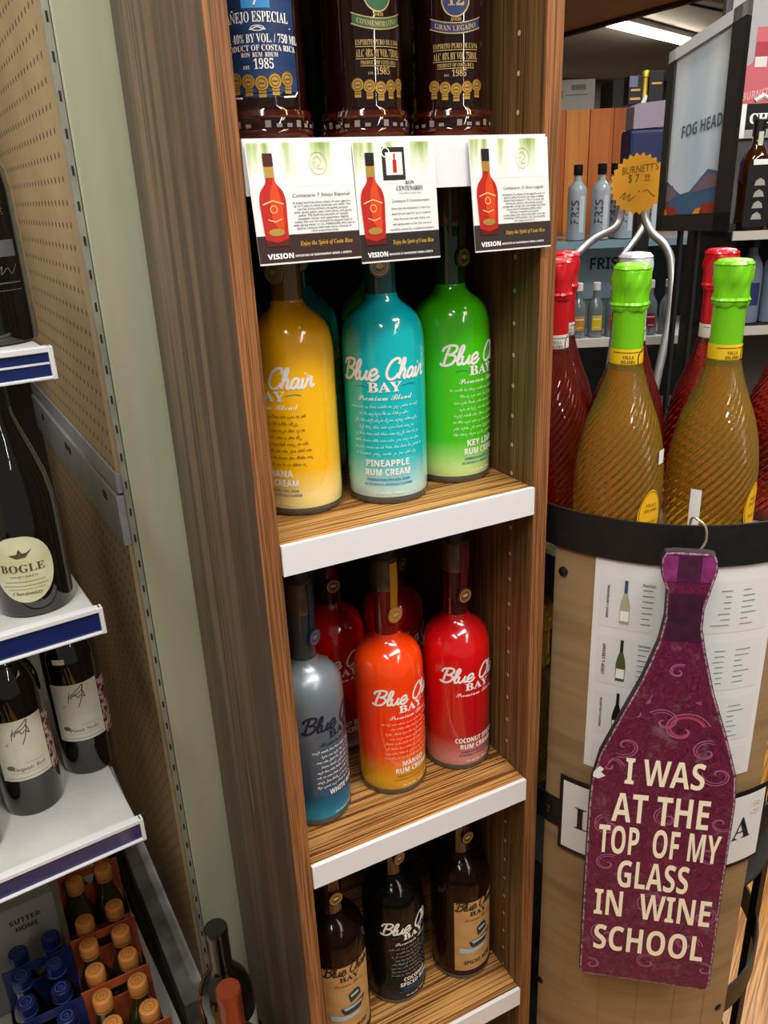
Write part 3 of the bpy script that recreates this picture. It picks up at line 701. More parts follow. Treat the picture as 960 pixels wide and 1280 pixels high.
u1 = MB().box(-.14, -.10, .655, .68, 0, 2.6).build('upright', mat('upright_cream', '#9c9888', .5), gon, smooth=False)
mb = MB()
for k in range(60): mb.box(-.124, -.116, .6545, .6555, .06 + k * .042, .085 + k * .042)
o = mb.build('upright_slot', mat('slot_dark', '#26251f', .7), u1, smooth=False); o['kind'] = 'stuff'
MB().box(-.095, -.075, .66, .68, 0, 2.6).build('timber_post', wood('orange_post', '#8a5324', '#a4672f', '#b0733a', (60, 60, 2), .5), gon, smooth=False)
mb = MB()
for k in range(40): mb.box(-.045, -.037, .6785, .680, .04 + k * .064, .047 + k * .064)
o = mb.build('panel_hole', mat('slot_dark', '#26251f', .7), gon, smooth=False); o['kind'] = 'stuff'

# wine bottle shapes
BORD = [(.033, 0), (.0365, .002), (.0375, .006), (.0375, .175), (.0365, .188), (.032, .203), (.024, .217), (.0165, .230), (.0142, .24), (.0140, .292), (.0150, .294), (.0150, .300), (.0135, .302)]
BURG = [(.037, 0), (.0410, .002), (.0425, .007), (.0425, .115), (.0418, .135), (.038, .158), (.0315, .182), (.024, .205), (.0178, .225), (.0150, .245), (.0142, .285), (.0150, .288), (.0150, .296), (.0138, .298)]
M_dkglass = mat('dark_bottle_glass', '#070806', .05, coat=1)
M_grglass = mat('green_bottle_glass', '#0f2a12', .05, coat=1)
M_creamlab = noisy('cream_label', '#d9d8b8', '#c7caa0', 30, .6)
M_whitelab = noisy('white_wine_label', '#dddac8', '#d5d1bd', 40, .6)
def wine(loc, off, label, prof, glass, capsule, capmat, group='wine bottles on the left shelves'):
    t = thing('wine_bottle', loc, label, 'bottle', group, rz=face_rz(loc[0], loc[1], off))
    MB().lathe(prof, 48).build('body', glass, t)
    z0, r0 = capsule; zt = prof[-1][1]
    MB().lathe([(r0 + .0006, z0), (r0 + .0006, zt - .012), (.0158, zt - .009), (.0158, zt - .002), (.0145, zt + .0008)], 32).build('capsule', capmat, t)
    return t
def sticker(t, r, u, v, rz=.1):
    m = cyl_map(r)
    MB().grid(u - .0085, u + .0085, v - .0055, v + .0055, lambda a, b_: m(a, b_ + (a - u) * rz), 3, 1).build('price_sticker', M_paper, t, smooth=False)
    MB().text('11.99', u, v - .002, lambda a, b_: cyl_map(r + .0004)(a, b_ + (a - u) * rz), width=.011, cap=.003, style='bold').build('price_print', M_txtg, t, smooth=False)

M_greycap = mat('grey_capsule', '#39434c', .4, .5)
w = wine((-.216, .272, GS[1]), -10, 'dark wine bottle with a cream oval label on the middle left shelf', BURG, M_dkglass, (.235, .0158), M_greycap)
MB().blob(0, .060, .034, .040, cyl_map(.0428), 36, 5, shape=lambda a: 1 + .09 * max(0, math.sin(a)) * abs(math.cos(a))).build('front_label', M_creamlab, w)
MB().text('BOGLE', 0, .058, cyl_map(.0433), width=.048, cap=.0088, style='serif').text('VINEYARDS', 0, .0515, cyl_map(.0433), width=.030, cap=.0022, style='sans').convex([(-.012, .079), (-.004, .0745), (.006, .0755), (.010, .081)], cyl_map(.0433)).convex([(-.004, .078), (.004, .078), (.0, .086)], cyl_map(.0433)).convex([(.004, .078), (.010, .080), (.014, .085)], cyl_map(.0433)) \
    .text('Chardonnay', 0, .030, cyl_map(.0433), width=.032, cap=.004, style='italic').grid(-.022, .022, .046, .0465, cyl_map(.0433), 8, 1).grid(-.024, .024, .041, .0415, cyl_map(.0433), 8, 1).grid(-.020, .020, .037, .0374, cyl_map(.0433), 8, 1).build('label_print', mat('brown_ink', '#5a4630', .6), w)
MB().grid(.000, .018, .138, .150, lambda u, v: (lambda a: ((.0385) * math.cos(a), (.0385) * math.sin(a), v))(-PI / 2 + u / .039), 4, 1).build('price_sticker', M_paper, w)
w = wine((-.300, .335, GS[1]), 20, 'green wine bottle with a round black sticker at the left frame edge', BURG, M_grglass, (.235, .0158), M_greycap)
MB().blob(.022, .085, .016, .016, cyl_map(.0429), 24, 3).build('round_sticker', mat('navy_sticker', '#15182a', .4), w)
MB().text('GOLD', .022, .088, cyl_map(.0433), width=.018, cap=.003, style='bold').text('MEDAL', .022, .080, cyl_map(.0433), width=.02, cap=.003, style='bold').build('sticker_print', M_txt, w)
# upper shelf
w = wine((-.204, .296, GS[0]), 0, 'wide black wine bottle with faint silver print on the upper left shelf', [(.045, 0), (.049, .003), (.050, .01), (.050, .15), (.048, .17), (.041, .19), (.03, .205), (.018, .22), (.0155, .24), (.015, .30), (.014, .302)], M_dkglass, (.24, .0158), M_black)
m = cyl_map(.0506)
MB().text('ONE', .028, .128, m, width=.024, cap=.006, style='serif').grid(.012, .046, .088, .104, m, 5, 1).stroke(spline([(.020, .072), (.026, .079), (.024, .071), (.032, .077), (.036, .071), (.044, .080)], 4), .0010, m).grid(.02, .046, .062, .0632, m, 4, 1).grid(.018, .046, .055, .0556, m, 4, 1).build('silver_print', mat('silver_ink', '#7c7f84', .4, .4), w)['kind'] = 'stuff'

def frey(loc, off, label, word, capc, patch):
    w = wine(loc, off, label, BORD, M_dkglass, (.235, .0146), mat('cap' + capc, capc, .45, .2))
    MB().grid(-.033, .033, .058, .148, cyl_map(.0378), 20, 1).build('front_label', M_whitelab, w)
    m = cyl_map(.0382)
    p = MB().stroke(spline([(-.010, .128), (.004, .139), (.012, .146), (.010, .138), (-.002, .130)], 3), .0012, m).stroke(spline([(.012, .146), (.008, .125), (.002, .112)], 3), .0011, m).stroke([(-.018, .113), (-.004, .128)], .0010, m).stroke([(-.006, .137), (-.010, .120)], .0009, m) \
        .stroke(spline([(-.006, .128), (.0, .133), (.004, .127), (.008, .131), (.013, .126), (.010, .140)], 3), .0012, m)
    p.build('brush_drawing', mat('green_ink', '#3e4a26', .6), w)
    q = MB().text(word, .004, .073, m, width=.040, cap=.0055, style='serif').blob(-.019, .079, .0052, .0036, m, 16, 1).grid(-.02, .026, .069, .0694, m, 8, 1).grid(.0, .024, .083, .0835, m, 4, 1).grid(-.028, .03, .062, .0627, m, 8, 1)
    q.build('label_print', mat('faded_ink', '#6f6a58', .6), w)
    if patch:
        MB().grid(.034, .054, .052, .14, cyl_map(.0379), 6, 1).build('floral_patch', noisy('floral_red', '#5c1418', '#c9b2a4', 160, .6, bump=0, lo=.45, hi=.55), w)
    return w
w = frey((-.271, .33, GS[2]), -2, 'dark wine bottle with a cream label and orange cap, front of the lower left shelf', 'Organic Red', '#c07a1e', True)
MB().grid(.004, .018, .196, .206, lambda u, v: cyl_map(.0325 - (v - .196) * .9)(u, v + u * .5), 4, 1).build('price_sticker', M_paper, w)
w = frey((-.191, .378, GS[2]), -6, 'dark wine bottle with cream label and red floral side patch at the shelf end', 'Pinot Noir', '#161616', True)
MB().grid(-.020, -.004, .180, .188, cyl_map(.0372), 4, 1).build('price_sticker', M_paper, w)
w = wine((-.352, .275, GS[2]), 20, 'dark wine bottle with a green floral label at the left frame edge', BORD, M_dkglass, (.235, .0146), M_black)
MB().grid(-.033, .034, .04, .15, cyl_map(.0378), 20, 1).build('front_label', noisy('floral_green', '#2c4a20', '#8a9a4a', 120, .6, bump=0, c3='#d8d4bd'), w)
wine((-.30, .42, GS[2]), 0, 'dark wine bottle in the shadow behind the orange-capped one', BORD, M_dkglass, (.235, .0146), M_black)

# foreground pair standing at the foot of the green panel
cr = thing('floor_crate', (-.12, .10, FZ), 'low black floor crate under the two foreground wine bottles', 'crate')
MB().box(-.09, .085, -.12, .12, .0, -.887 - FZ).build('crate_body', M_blackm, cr, smooth=False, bevel=.003)
MB().box(-.0915, -.0899, -.08, .08, .10, .14).build('hand_hole', mat('slot_dark', '#26251f', .7), cr, smooth=False)
w = wine((-.093, .142, -.887), 50, 'black wine bottle with black foil standing before the green panel', BORD, M_dkglass, (.235, .0146), mat('black_foil', '#0b0b0c', .3, coat=.6), group='floor wine bottles')
MB().grid(-.033, .03, .05, .15, cyl_map(.0378), 20, 1).build('front_label', M_paper, w)
wine((-.104, .052, -.893), 0, 'wine bottle with a copper foil capsule, lowest in the frame', BORD, M_dkglass, (.225, .0146), mat('copper_foil', '#8c3d1f', .35, .5), group='floor wine bottles')

# ------------------------------------------------------------------ small bottle packs on the deck
SB = [(.021, 0), (.0240, .002), (.0245, .006), (.0245, .105), (.0225, .122), (.0165, .138), (.0128, .148), (.0125, .165)]
def mini(name, glassm, capm, lettering):
    t = thing(name, (0, 0, 0), 'x', 'bottle')
    MB().lathe(SB, 28).build('body', glassm, t)
    MB().lathe([(.0146, .167), (.0150, .169), (.0150, .186), (.0140, .1895), (.0125, .1905)], 28).build('cap', capm, t)
    MB().lathe([(.0152, .172), (.0153, .173), (.0152, .174)], 28, cap=False).ring(0, 0, .0085, .0085, .0009, lambda u, v: (u, v, .1909)).stroke(spline([(-.004, -.002), (0, .003), (.003, -.002), (-.001, -.004)], 3), .0008, lambda u, v: (u, v, .1909)).build('cap_emblem', lettering, t)
    return t
M_orcap = noisy('orange_cap', '#d08a44', '#c67e3a', 60, .45)
M_navycap = noisy('navy_cap', '#101a45', '#142155', 60, .35)
M_yelglass = mat('pale_wine_glass', '#4c4a1c', .06, coat=1, trans=.4)
p1 = mini('mini_wine_bottle', M_yelglass, M_orcap, mat('cap_ink_brown', '#8a5424', .5))
p2 = mini('mini_wine_bottle', M_dkglass, M_navycap, mat('cap_ink_blue', '#4a63a8', .5))
DZ = GS[3]
ora = [(-.2516, .4625), (-.202, .4702), (-.2528, .4101), (-.2019, .4113), (-.2511, .3561), (-.200, .3603), (-.2486, .3037), (-.1959, .305), (-.2425, .2515), (-.189, .2515), (-.24, .199), (-.186, .199)]
blu = [(-.3065, .4574), (-.3565, .4505), (-.3054, .4008), (-.355, .4022), (-.3024, .3500), (-.352, .3500), (-.300, .297), (-.350, .297)]
rows = ['back row', 'second row', 'third row', 'fourth row', 'fifth row', 'front row']
for proto, lst, colr, pk in ((p1, ora, 'orange', 'orange carriers'), (p2, blu, 'navy', 'blue carriers')):
    for i, (x, y) in enumerate(lst):
        side = ('left', 'right')[i % 2] if colr == 'orange' else ('right', 'left')[i % 2]
        lab = '%s-capped mini wine bottle, %s, %s side of the %s' % (colr, rows[i // 2], side, pk)
        if i == 0: o = proto; o.location = (x, y, DZ); o['label'] = lab
        else: o = copy_tree(proto, (x, y, DZ), label=lab)
        o['group'] = colr + '-capped mini wine bottles on the deck'
        o.rotation_euler = (0, 0, rnd.uniform(-.5, .5))
# dim ones further back
for i, (x, y) in enumerate([(-.255, .56), (-.205, .565), (-.255, .61), (-.205, .615)]):
    o = copy_tree(p1, (x, y, DZ), label='orange-capped mini wine bottle in the dark rear pack, %s %s' % (('front', 'back')[i // 2], ('left', 'right')[i % 2]))
    o['group'] = 'orange-capped mini wine bottles in the rear pack'
M_carO = noisy('orange_carton', '#b4552e', '#a84b27', 30, .6)
M_carB = noisy('navy_carton', '#1c2c66', '#182557', 30, .55)
def carrier(x, y, m, lab, tx, d=.052):
    t = thing('bottle_carrier', (x, y, DZ), lab, 'carrier', 'cardboard carriers on the deck', rz=.03)
    ou = [(-.052, .095), (.052, .095), (.052, .165), (.046, .178), (-.046, .178), (-.052, .165)]
    mp = lambda yy: (lambda u, v, q=0: (u, yy + q, v))
    # handle panel with a grip slot, made of four strips
    h = MB().box(-.052, .052, -.001, .001, .02, .145).box(-.052, -.018, -.001, .001, .145, .166).box(.018, .052, -.001, .001, .145, .166).box(-.052, .052, -.001, .001, .166, .182)
    h = h.build('handle_panel', m, t, smooth=False)
    MB().box(-.053, .053, -d - .001, -d, 0, .095).build('front_wall', m, t, smooth=False)
    MB().box(-.053, .053, d, d + .001, 0, .095).build('back_wall', m, t, smooth=False)
    MB().box(-.0535, -.0525, -d, d, 0, .105).build('side_wall', m, t, smooth=False)
    MB().box(.0525, .0535, -d, d, 0, .105).build('side_wall', m, t, smooth=False)
carrier(-.2265, .437, M_carO, 'orange cardboard carrier, rear of the three orange ones', 'WINE')
carrier(-.2245, .3315, M_carO, 'orange cardboard carrier, middle of the three orange ones', 'WINE')
carrier(-.2150, .2255, M_carO, 'orange cardboard carrier, front of the three orange ones', 'WINE')
carrier(-.3310, .428, M_carB, 'navy cardboard carrier, rear of the two navy ones', 'WINE')
carrier(-.3265, .3235, M_carB, 'navy cardboard carrier, front of the two navy ones', 'WINE')
carrier(-.230, .588, M_carO, 'orange cardboard carrier in the dark under the wine shelf', 'WINE')
sg = thing('box_lid_sign', (-.36, .52, DZ), 'grey printed carton behind the blue-capped mini bottles', 'box', rz=.08)
MB().box(-.09, .07, 0, .08, 0, .215).build('carton_body', mat('carton_grey', '#8d8b86', .6), sg, smooth=False, bevel=.002)
MB().text('SUTTER', .02, .180, lambda u, v: (u, -.0006, v), width=.05, cap=.010, style='bold').text('HOME', .02, .163, lambda u, v: (u, -.0006, v), width=.035, cap=.010, style='bold').build('carton_print', M_txtb, sg, smooth=False)

# ------------------------------------------------------------------ hoop display barrel
BX, BY, BR_ = .5442, .0549, .2121
ZR = -.0324
bar = thing('barrel_display', (BX, BY, FZ), 'cardboard-wrapped display barrel with black steel hoops right of the bookcase', 'display')
def hoop(z0, z1, r, name='hoop', a0=0, a1=360, th=.003, m=None):
    n_ = int((a1 - a0) / 4); V = []; F = []
    for i in range(n_ + 1):
        a = math.radians(a0 + (a1 - a0) * i / n_)
        for rr_, zz in ((r, z0), (r, z1), (r - th, z1), (r - th, z0)):
            V.append((rr_ * math.cos(a), rr_ * math.sin(a), zz - FZ))
    for i in range(n_):
        for k in range(4):
            F.append((i * 4 + k, (i + 1) * 4 + k, (i + 1) * 4 + (k + 1) % 4, i * 4 + (k + 1) % 4))
    return MB().add(V, F).build(name, m or M_blackm, bar)
hoop(ZR - .049, ZR, BR_, 'top_hoop')
h2 = hoop(-.490, -.445, BR_ * .992)
h3 = hoop(-.822, -.772, BR_ * .975)
hoop(FZ + .002, FZ + .03, BR_ * .95)
M_card = noisy('kraft_card', '#8f7350', '#9a7e59', (3, 3, 30), .75, bump=.12, c3='#866b49')
cardw = hoop(FZ + .03, ZR - .012, .2085, 'card_wrap', 193, 272, .002, M_card)
bev = MB()
for ang, z in ((196.5, -.113), (194.5, -.468), (194, -.797), (281, -.468), (268, -.797)):
    a = math.radians(ang); c = Vector((math.cos(a), math.sin(a), 0)); r0 = BR_ if z > -.2 else BR_ * (.994 if z > -.6 else .977)
    if z > -.2: r0 = .2087
    V = [tuple(c * (r0 + h_) + Vector((-c.y, c.x, 0)) * rr_ * math.cos(q * PI / 5) + Vector((0, 0, z - FZ + rr_ * math.sin(q * PI / 5)))) for rr_, h_ in ((.0062, 0), (.0058, .002), (.0035, .0035)) for q in range(10)]
    F = [(k * 10 + q, k * 10 + (q + 1) % 10, (k + 1) * 10 + (q + 1) % 10, (k + 1) * 10 + q) for k in range(2) for q in range(10)] + [tuple(range(20, 30))]
    MB().add(V, F).build('bolt', M_black, bar)
for k, zt in enumerate((-.095, -.58, -1.10)):
    tm_ = mat('tier_board', '#8f8a6c', .6) if k == 0 else mat('tier_dark', '#17130f', .7)  # top tier colour lightened to brighten the bottles standing on it
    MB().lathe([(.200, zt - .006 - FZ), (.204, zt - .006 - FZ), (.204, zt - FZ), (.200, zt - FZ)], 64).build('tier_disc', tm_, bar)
for a in (30, 100, 150, 320):
    a = math.radians(a); x, y = .203 * math.cos(a), .203 * math.sin(a)
    MB().box(x - .006, x + .006, y - .006, y + .006, .0, ZR - FZ - .02).build('upright_strap', M_blackm, bar)
hoop(FZ + .002, -.10, .2065, 'dark_gap_sheet', 45, 168, .002, mat('gap_black', '#0d0c0c', .8))  # black sheet added inside the hoops to keep the side gap dark
# faint panel seams on the card
mb = MB()
for ang in (205, 219, 233, 247, 260):
    a = math.radians(ang); mb.add([(.2089 * math.cos(a + s_), .2089 * math.sin(a + s_), z - FZ) for s_, z in ((-.003, -.70), (.003, -.70), (.003, FZ + .04), (-.003, FZ + .04))], [(0, 1, 2, 3)])
mb.build('card_seam', mat('card_seam', '#94764f', .8), bar)
# pinned paper with the wine list
BM = lambda R: (lambda u, v, q=0: ((R + q) * math.cos(math.radians(u)), (R + q) * math.sin(math.radians(u)), v))   # u in degrees
po = thing('wine_list_poster', (BX, BY, 0), 'white wine list sheet wrapped on the cardboard barrel behind the wooden sign', 'poster')
m = BM(.2094)
MB().grid(207.6, 264, -.372, -.07, m, 24, 1).build('sheet', M_paper, po)
GRW = mat('grey_row', '#dcdedd', .6); tg = MB(); ln = MB()
m1, m2 = BM(.2097), BM(.2101)
rnd2 = random.Random(9)
for r_, (zt, zb) in enumerate(((-.103, -.168), (-.180, -.245), (-.257, -.318), (-.330, -.366))):
    MB().grid(210.0, 226.5, zb, zt, m1, 6, 1).build('grey_row', GRW, po)
    MB().grid(241.0, 262, zb + .002, zt + .002, m1, 8, 1).build('grey_row', GRW, po)
    for k in range(8):
        z = zt - .012 - k * .0072
        if z < zb + .004: break
        ln.grid(222.6, 222.6 + rnd2.uniform(2.2, 3.6), z, z + .0011, m2, 2, 1)
        for a0, mx_ in ((243, 6), (252.5, 6)):
            w_ = rnd2.uniform(2, mx_)
            ln.grid(a0 if a0 > 250 else a0 + 6 - w_, (a0 + w_) if a0 > 250 else a0 + 6, z + .002, z + .0029, m2, 3, 1)
mt_ = BM(.2100)
for s_, zc in (('BRIGHT & REFRESHING', -.135), ('CRISP & CREAMY', -.212), ('SMOOTH & BALANCED', -.287)):
    V, F = glyphs(s_, 'bold'); x0 = min(p[0] for p in V); x1 = max(p[0] for p in V); k = .042 / (x1 - x0)
    MB().add([mt_(212.6 - y * k * 270, zc + (x - (x0 + x1) / 2) * k) for x, y in V], F).build('list_heading', M_txtb, po)
tg.text('Pinot Grigio', 224.3, -.110, mt_, width=3.8, cap=.0035, style='serif').build('list_heading', M_txtb, po)
tg = MB().text('Chardonnay', 224.3, -.188, mt_, width=3.8, cap=.0035, style='serif')
tg.build('list_heading', M_txtb, po)
tag(ln.build('list_lines', mat('list_ink', '#77797a', .6), po), kind='stuff')
for zb, cg, cf in ((-.163, '#a8ac8e', '#33506a'), (-.240, '#4e5a30', '#26301c'), (-.313, '#121214', '#101010')):
    k = 1.25
    pts = [(-1.15, 0), (-1.25, .022), (-1.0, .030), (-.42, .040), (-.36, .055), (.36, .055), (.42, .040), (1.0, .030), (1.25, .022), (1.15, 0)]
    bo = MB().poly([(217.6 + u * k, zb + .002 + v) for u, v in pts], m2).build('pictured_bottle', mat('pb' + cg, cg, .4), po)
    MB().poly([(217.6 + u, zb + .002 + v) for u, v in ((-.5, .040), (-.5, .056), (.5, .056), (.5, .040))], BM(.2103)).build('pictured_capsule', mat('pc' + cf, cf, .4), bo)
    MB().grid(217.6 - 1.3, 217.6 + 1.3, zb + .006, zb + .019, BM(.2104), 2, 1).build('pictured_label', M_txt, bo)
# framed name plate on the middle hoop
npl = thing('name_plate', (BX, BY, 0), 'curved white name plate with a black rim on the middle hoop behind the sign', 'sign')
plate = [(-.5, 0), (.5, 0)]
MB().grid(199.8, 274.5, -.5195, -.398, BM(.2133), 36, 1).build('plate_rim', M_black, npl)
MB().grid(201.3, 273.0, -.5125, -.405, BM(.2142), 36, 1).build('plate_face', M_paper, npl)
MB().text('LA MARCA', 237, -.474, BM(.2148), width=62, cap=.034, style='serif').build('plate_lettering', M_txtb, npl)
MB().ring(268.8, -.428, 2.6, .0105, .0, BM(.2148), 20)
e = MB()
for k in range(3): e.stroke([(268.8 + 2.4 * math.cos(a * PI / 8) * (1 if k == 0 else .5) + (k - 1) * .6 * (k > 0), -.430 + .010 * math.sin(a * PI / 8) * (1 if k == 0 else .55)) for a in range(17)], .0007, lambda u, v: BM(.2148)(u, v))
e.build('plate_emblem', mat('rose_ink', '#a86a6a', .5), npl)

# ------------------------------------------------------------------ wooden bottle-shaped sign
sx, sy = .787, -.617
sign = thing('bottle_sign', (.4024, -.1358, -.05), 'plum bottle-shaped wooden sign about wine school hanging from the barrel rim', 'sign', rz=math.atan2(sy, sx))
OUT = [(-.0251, -.0506), (-.0290, -.0590), (-.0285, -.0680), (-.0268, -.0800), (-.0208, -.0950), (-.0200, -.1288), (-.0240, -.1591), (-.0380, -.2080), (-.0600, -.2660), (-.0780, -.3150), (-.0855, -.3550), (-.0866, -.3900), (-.0864, -.5171), (-.0852, -.6660), (-.0806, -.6756),
       (.0755, -.6773), (.0802, -.6675), (.0790, -.4921), (.0790, -.3700), (.0755, -.3300), (.0590, -.2750), (.0401, -.2200), (.0266, -.1700), (.0200, -.1400), (.0197, -.1164), (.0245, -.0921), (.0285, -.0720), (.0280, -.0600), (.0244, -.0515), (.015, -.0500), (-.015, -.0495)]
OUT = [(u, v + .05) for u, v in OUT]
M_plum = mat('plum_paisley', '#6a1237', .45)
n, l, b = nt(M_plum)
tc = n.new('ShaderNodeTexCoord'); mp = n.new('ShaderNodeMapping'); mp.inputs['Scale'].default_value = (16, 16, 16); l.new(tc.outputs['Object'], mp.inputs[0])
n1 = n.new('ShaderNodeTexNoise'); n1.inputs['Scale'].default_value = 1.6; n1.inputs['Detail'].default_value = 2; n1.inputs['Distortion'].default_value = 2.2; l.new(mp.outputs[0], n1.inputs['Vector'])
n1.inputs['Scale'].default_value = 2.2; n1.inputs['Distortion'].default_value = 3.2
r1 = ramp_node(n, [(.30, '#3a0a26'), (.38, '#6c1244'), (.44, '#440b2c'), (.50, '#600f3a'), (.53, '#842a4c'), (.56, '#4c0c30'), (.64, '#6c1444'), (.72, '#3e0a28')]); l.new(n1.outputs['Fac'], r1.inputs[0])
n3 = n.new('ShaderNodeTexNoise'); n3.inputs['Scale'].default_value = 2.3; n3.inputs['Detail'].default_value = 9; n3.inputs['Roughness'].default_value = .75; l.new(mp.outputs[0], n3.inputs['Vector'])
r3 = ramp_node(n, [(.56, (0, 0, 0, 1)), (.72, (1, 1, 1, 1))]); l.new(n3.outputs['Fac'], r3.inputs[0])
mx = n.new('ShaderNodeMixRGB'); l.new(r3.outputs[0], mx.inputs[0]); l.new(r1.outputs[0], mx.inputs[1]); mx.inputs[2].default_value = lin('#7c5c6a')
l.new(mx.outputs[0], b.inputs['Base Color'])
F_ = lambda e: (lambda u, v, q=0: (u, -e - q, v))
MB().prism(OUT, lambda u, v, t_: (u, -t_, v), -.006, .004).build('board', mat('sign_edge', '#2b1d24', .6), sign, smooth=False)
def inset(P, d):
    cx_, cy_ = 0, -.35; o_ = []
    n_ = len(P)
    for i in range(n_):
        a, c = P[i - 1], P[(i + 1) % n_]; dx, dy = c[0] - a[0], c[1] - a[1]; q = math.hypot(dx, dy)
        o_.append((P[i][0] - dy / q * d, P[i][1] + dx / q * d))
    return o_
IN = inset(OUT, .0028)
IN2 = inset(OUT, .0008)
MB().prism(IN2, lambda u, v, t_: (u, -t_, v), .0038, .0046).build('worn_border', noisy('worn_lilac', '#b59aa6', '#6a3650', 220, .6, lo=.4, hi=.6), sign, smooth=False)
MB().prism(IN, lambda u, v, t_: (u, -t_, v), .0044, .0052).build('front_face', M_plum, sign, smooth=False)
MB().poly([(-.0185, -.048), (.0175, -.048), (.0172, -.090), (.0205, -.106), (-.0185, -.106), (-.0172, -.080)], F_(.0055)).build('neck_band', noisy('dark_plum', '#2c0e24', '#421334', 60, .5), sign, smooth=False)
MB().poly([(-.0262, -.008), (-.0225, -.003), (-.010, -.005), (-.008, -.034), (-.024, -.034), (-.0268, -.018)], F_(.0055)).poly([(.0220, -.003), (.0255, -.010), (.0262, -.020), (.022, -.034), (.010, -.034), (.012, -.005)], F_(.0055)).build('lip_patch', noisy('lip_magenta', '#8e3277', '#6e2158', 90, .5), sign, smooth=False)
MB().grid(-.012, .012, -.034, -.003, F_(.0056), 1, 1).build('lip_centre', noisy('lip_dark', '#3a1230', '#4c1c40', 90, .5), sign, smooth=False)
# paisley teardrops: raised painted curls
pa = MB(); rnd3 = random.Random(2)
def curl(cu, cv, s_, a0, flip=1):
    P = []
    for k in range(26):
        a = a0 + flip * k * .27; q = s_ * (1 - k / 27)
        P.append((cu + q * math.cos(a), cv + q * math.sin(a) * .9))
    return P
for cu, cv, s_, a0, fl_ in ((.022, -.145, .008, 2, 1) if 0 else (-.010, -.262, .020, 2.5, -1), (.040, -.300, .020, 1, 1), (-.050, -.300, .020, 4, 1), (-.062, -.42, .020, 2, 1), (.066, -.40, .016, 0, -1), (.0, -.64, .018, 1, 1), (.07, -.64, .014, 2, -1), (-.070, -.655, .012, 2, -1), (.012, -.272, .030, 0.3, 1), (-.045, -.255, .012, 2, -1), (-.030, -.235, .010, 1, 1), (.055, -.33, .022, 3, 1), (.060, -.55, .018, 1, -1), (-.065, -.33, .016, 0, 1), (-.055, -.60, .022, 2, 1), (.045, -.60, .020, 0, 1), (0.0, -.535, .022, 4, -1), (-.06, -.48, .018, 1, 1), (.058, -.45, .016, 5, -1), (.005, -.40, .018, 2, 1), (.0, -.195, .012, 1, 1), (.03, -.225, .012, 4, 1)):
    for w_, ss in ((.0013, 1), (.0009, .78)): pa.stroke([(u, v) for u, v in curl(cu, cv + .05, s_ * ss, a0, fl_) if -.62 < v and abs(u) < (.078 if v < -.30 else max(.016, .078 + (v + .30) * -.42))], w_, F_(.0054))
tag(pa.build('paisley_curls', mat('paisley_rose', '#a8608a', .5), sign, smooth=False), kind='stuff')
MB().stroke(curl(.012, -.222, .024, .3, 1)[:20], .0046, F_(.0053)).build('paisley_fill', noisy('paisley_red', '#8f1f3a', '#a03548', 200, .5), sign, smooth=False)
lt = MB()
for s_, a, b_, vb, cp in (('I WAS', -.0475, .0417, -.3538, .0376), ('AT THE', -.0594, .0519, -.4115, .0432), ('TOP  OF MY', -.0726, .0693, -.4620, .0434), ('GLASS', -.0467, .0380, -.5152, .0434), ('IN  WINE', -.0720, .0688, -.5653, .0425), ('SCHOOL', -.0695, .0661, -.6255, .0424)):
    lt.text(s_, (a + b_) / 2, vb + .05, F_(.0059), width=b_ - a, cap=cp * 1.0, style='bold', off=.0)
lt.build('painted_lettering', mat('cream_letter', '#f8eed2', .5), sign, smooth=False)
# chipped spot on the left shoulder
MB().poly([(-.0835, -.290), (-.077, -.281), (-.072, -.285), (-.075, -.290), (-.070, -.295), (-.078, -.300), (-.0845, -.297)], F_(.0060)).build('chipped_spot', M_paper, sign, smooth=False)
# wire hook over the rim
hx, hy = .4185, -.1150
wire = [(.400, -.1385, -.052), (.401, -.1385, -.040), (.407, -.1335, -.022), (.412, -.128, -.018), (.4195, -.118, -.0235), (.4215, -.114, -.045)]
tag(MB().tube(spline([(.4155, -.1368, -.052), (.4195, -.139, -.042), (.4200, -.137, -.028), (.4175, -.130, -.0215), (.4200, -.117, -.0235), (.4215, -.114, -.045)], 6), .0013, 8).build('wire_hook', mat('hook_wire', '#cfc8ae', .3, .8)), 'bent wire hook over the barrel rim holding up the wooden sign', 'hook')

# ------------------------------------------------------------------ twisted prosecco bottles
def interp(P, z):
    for (r0, z0), (r1, z1) in zip(P, P[1:]):
        if z0 <= z <= z1:
            t_ = (z - z0) / (z1 - z0); t_ = t_ * t_ * (3 - 2 * t_) if False else t_
            return r0 + (r1 - r0) * t_
    return P[-1][0]
PP = [(.030, 0), (.042, .001), (.0452, .006), (.0465, .02), (.0482, .05), (.0490, .085), (.0478, .112), (.0440, .138), (.0385, .160), (.0310, .180), (.0240, .200), (.0190, .218), (.0165, .235), (.0155, .262)]
prof = spline([(r, z) for r, z in PP], 6)
NR = 30
def twist_mesh():
    mb = MB(); n_ = NR * 6; P = spline(PP, 7); V = []; F = []
    for r, z in P:
        k = min(1, max(0, (z - .004) / .02)) * min(1, max(0, (.232 - z) / .05))
        for i in range(n_):
            a0 = 2 * PI * i / n_; a = a0 + 19 * z
            rr_ = r + .0016 * k * (abs(math.sin(NR * a0 / 2)) - .6) * (r / .049)
            V.append((rr_ * math.cos(a), rr_ * math.sin(a), z))
    for j_ in range(len(P) - 1):
        for i in range(n_):
            a, b_ = j_ * n_ + i, j_ * n_ + (i + 1) % n_; F.append((a, b_, b_ + n_, a + n_))
    F.append(tuple(range(n_ - 1, -1, -1)))
    return mb.add(V, F)
M_gold_wine = mat('golden_wine', '#f8d440', .02, trans=.9, ior=1.42, coat=.8)
M_rose_wine = mat('rose_wine', '#cc2a20', .02, trans=.9, ior=1.42, coat=.6)
tmesh = {}
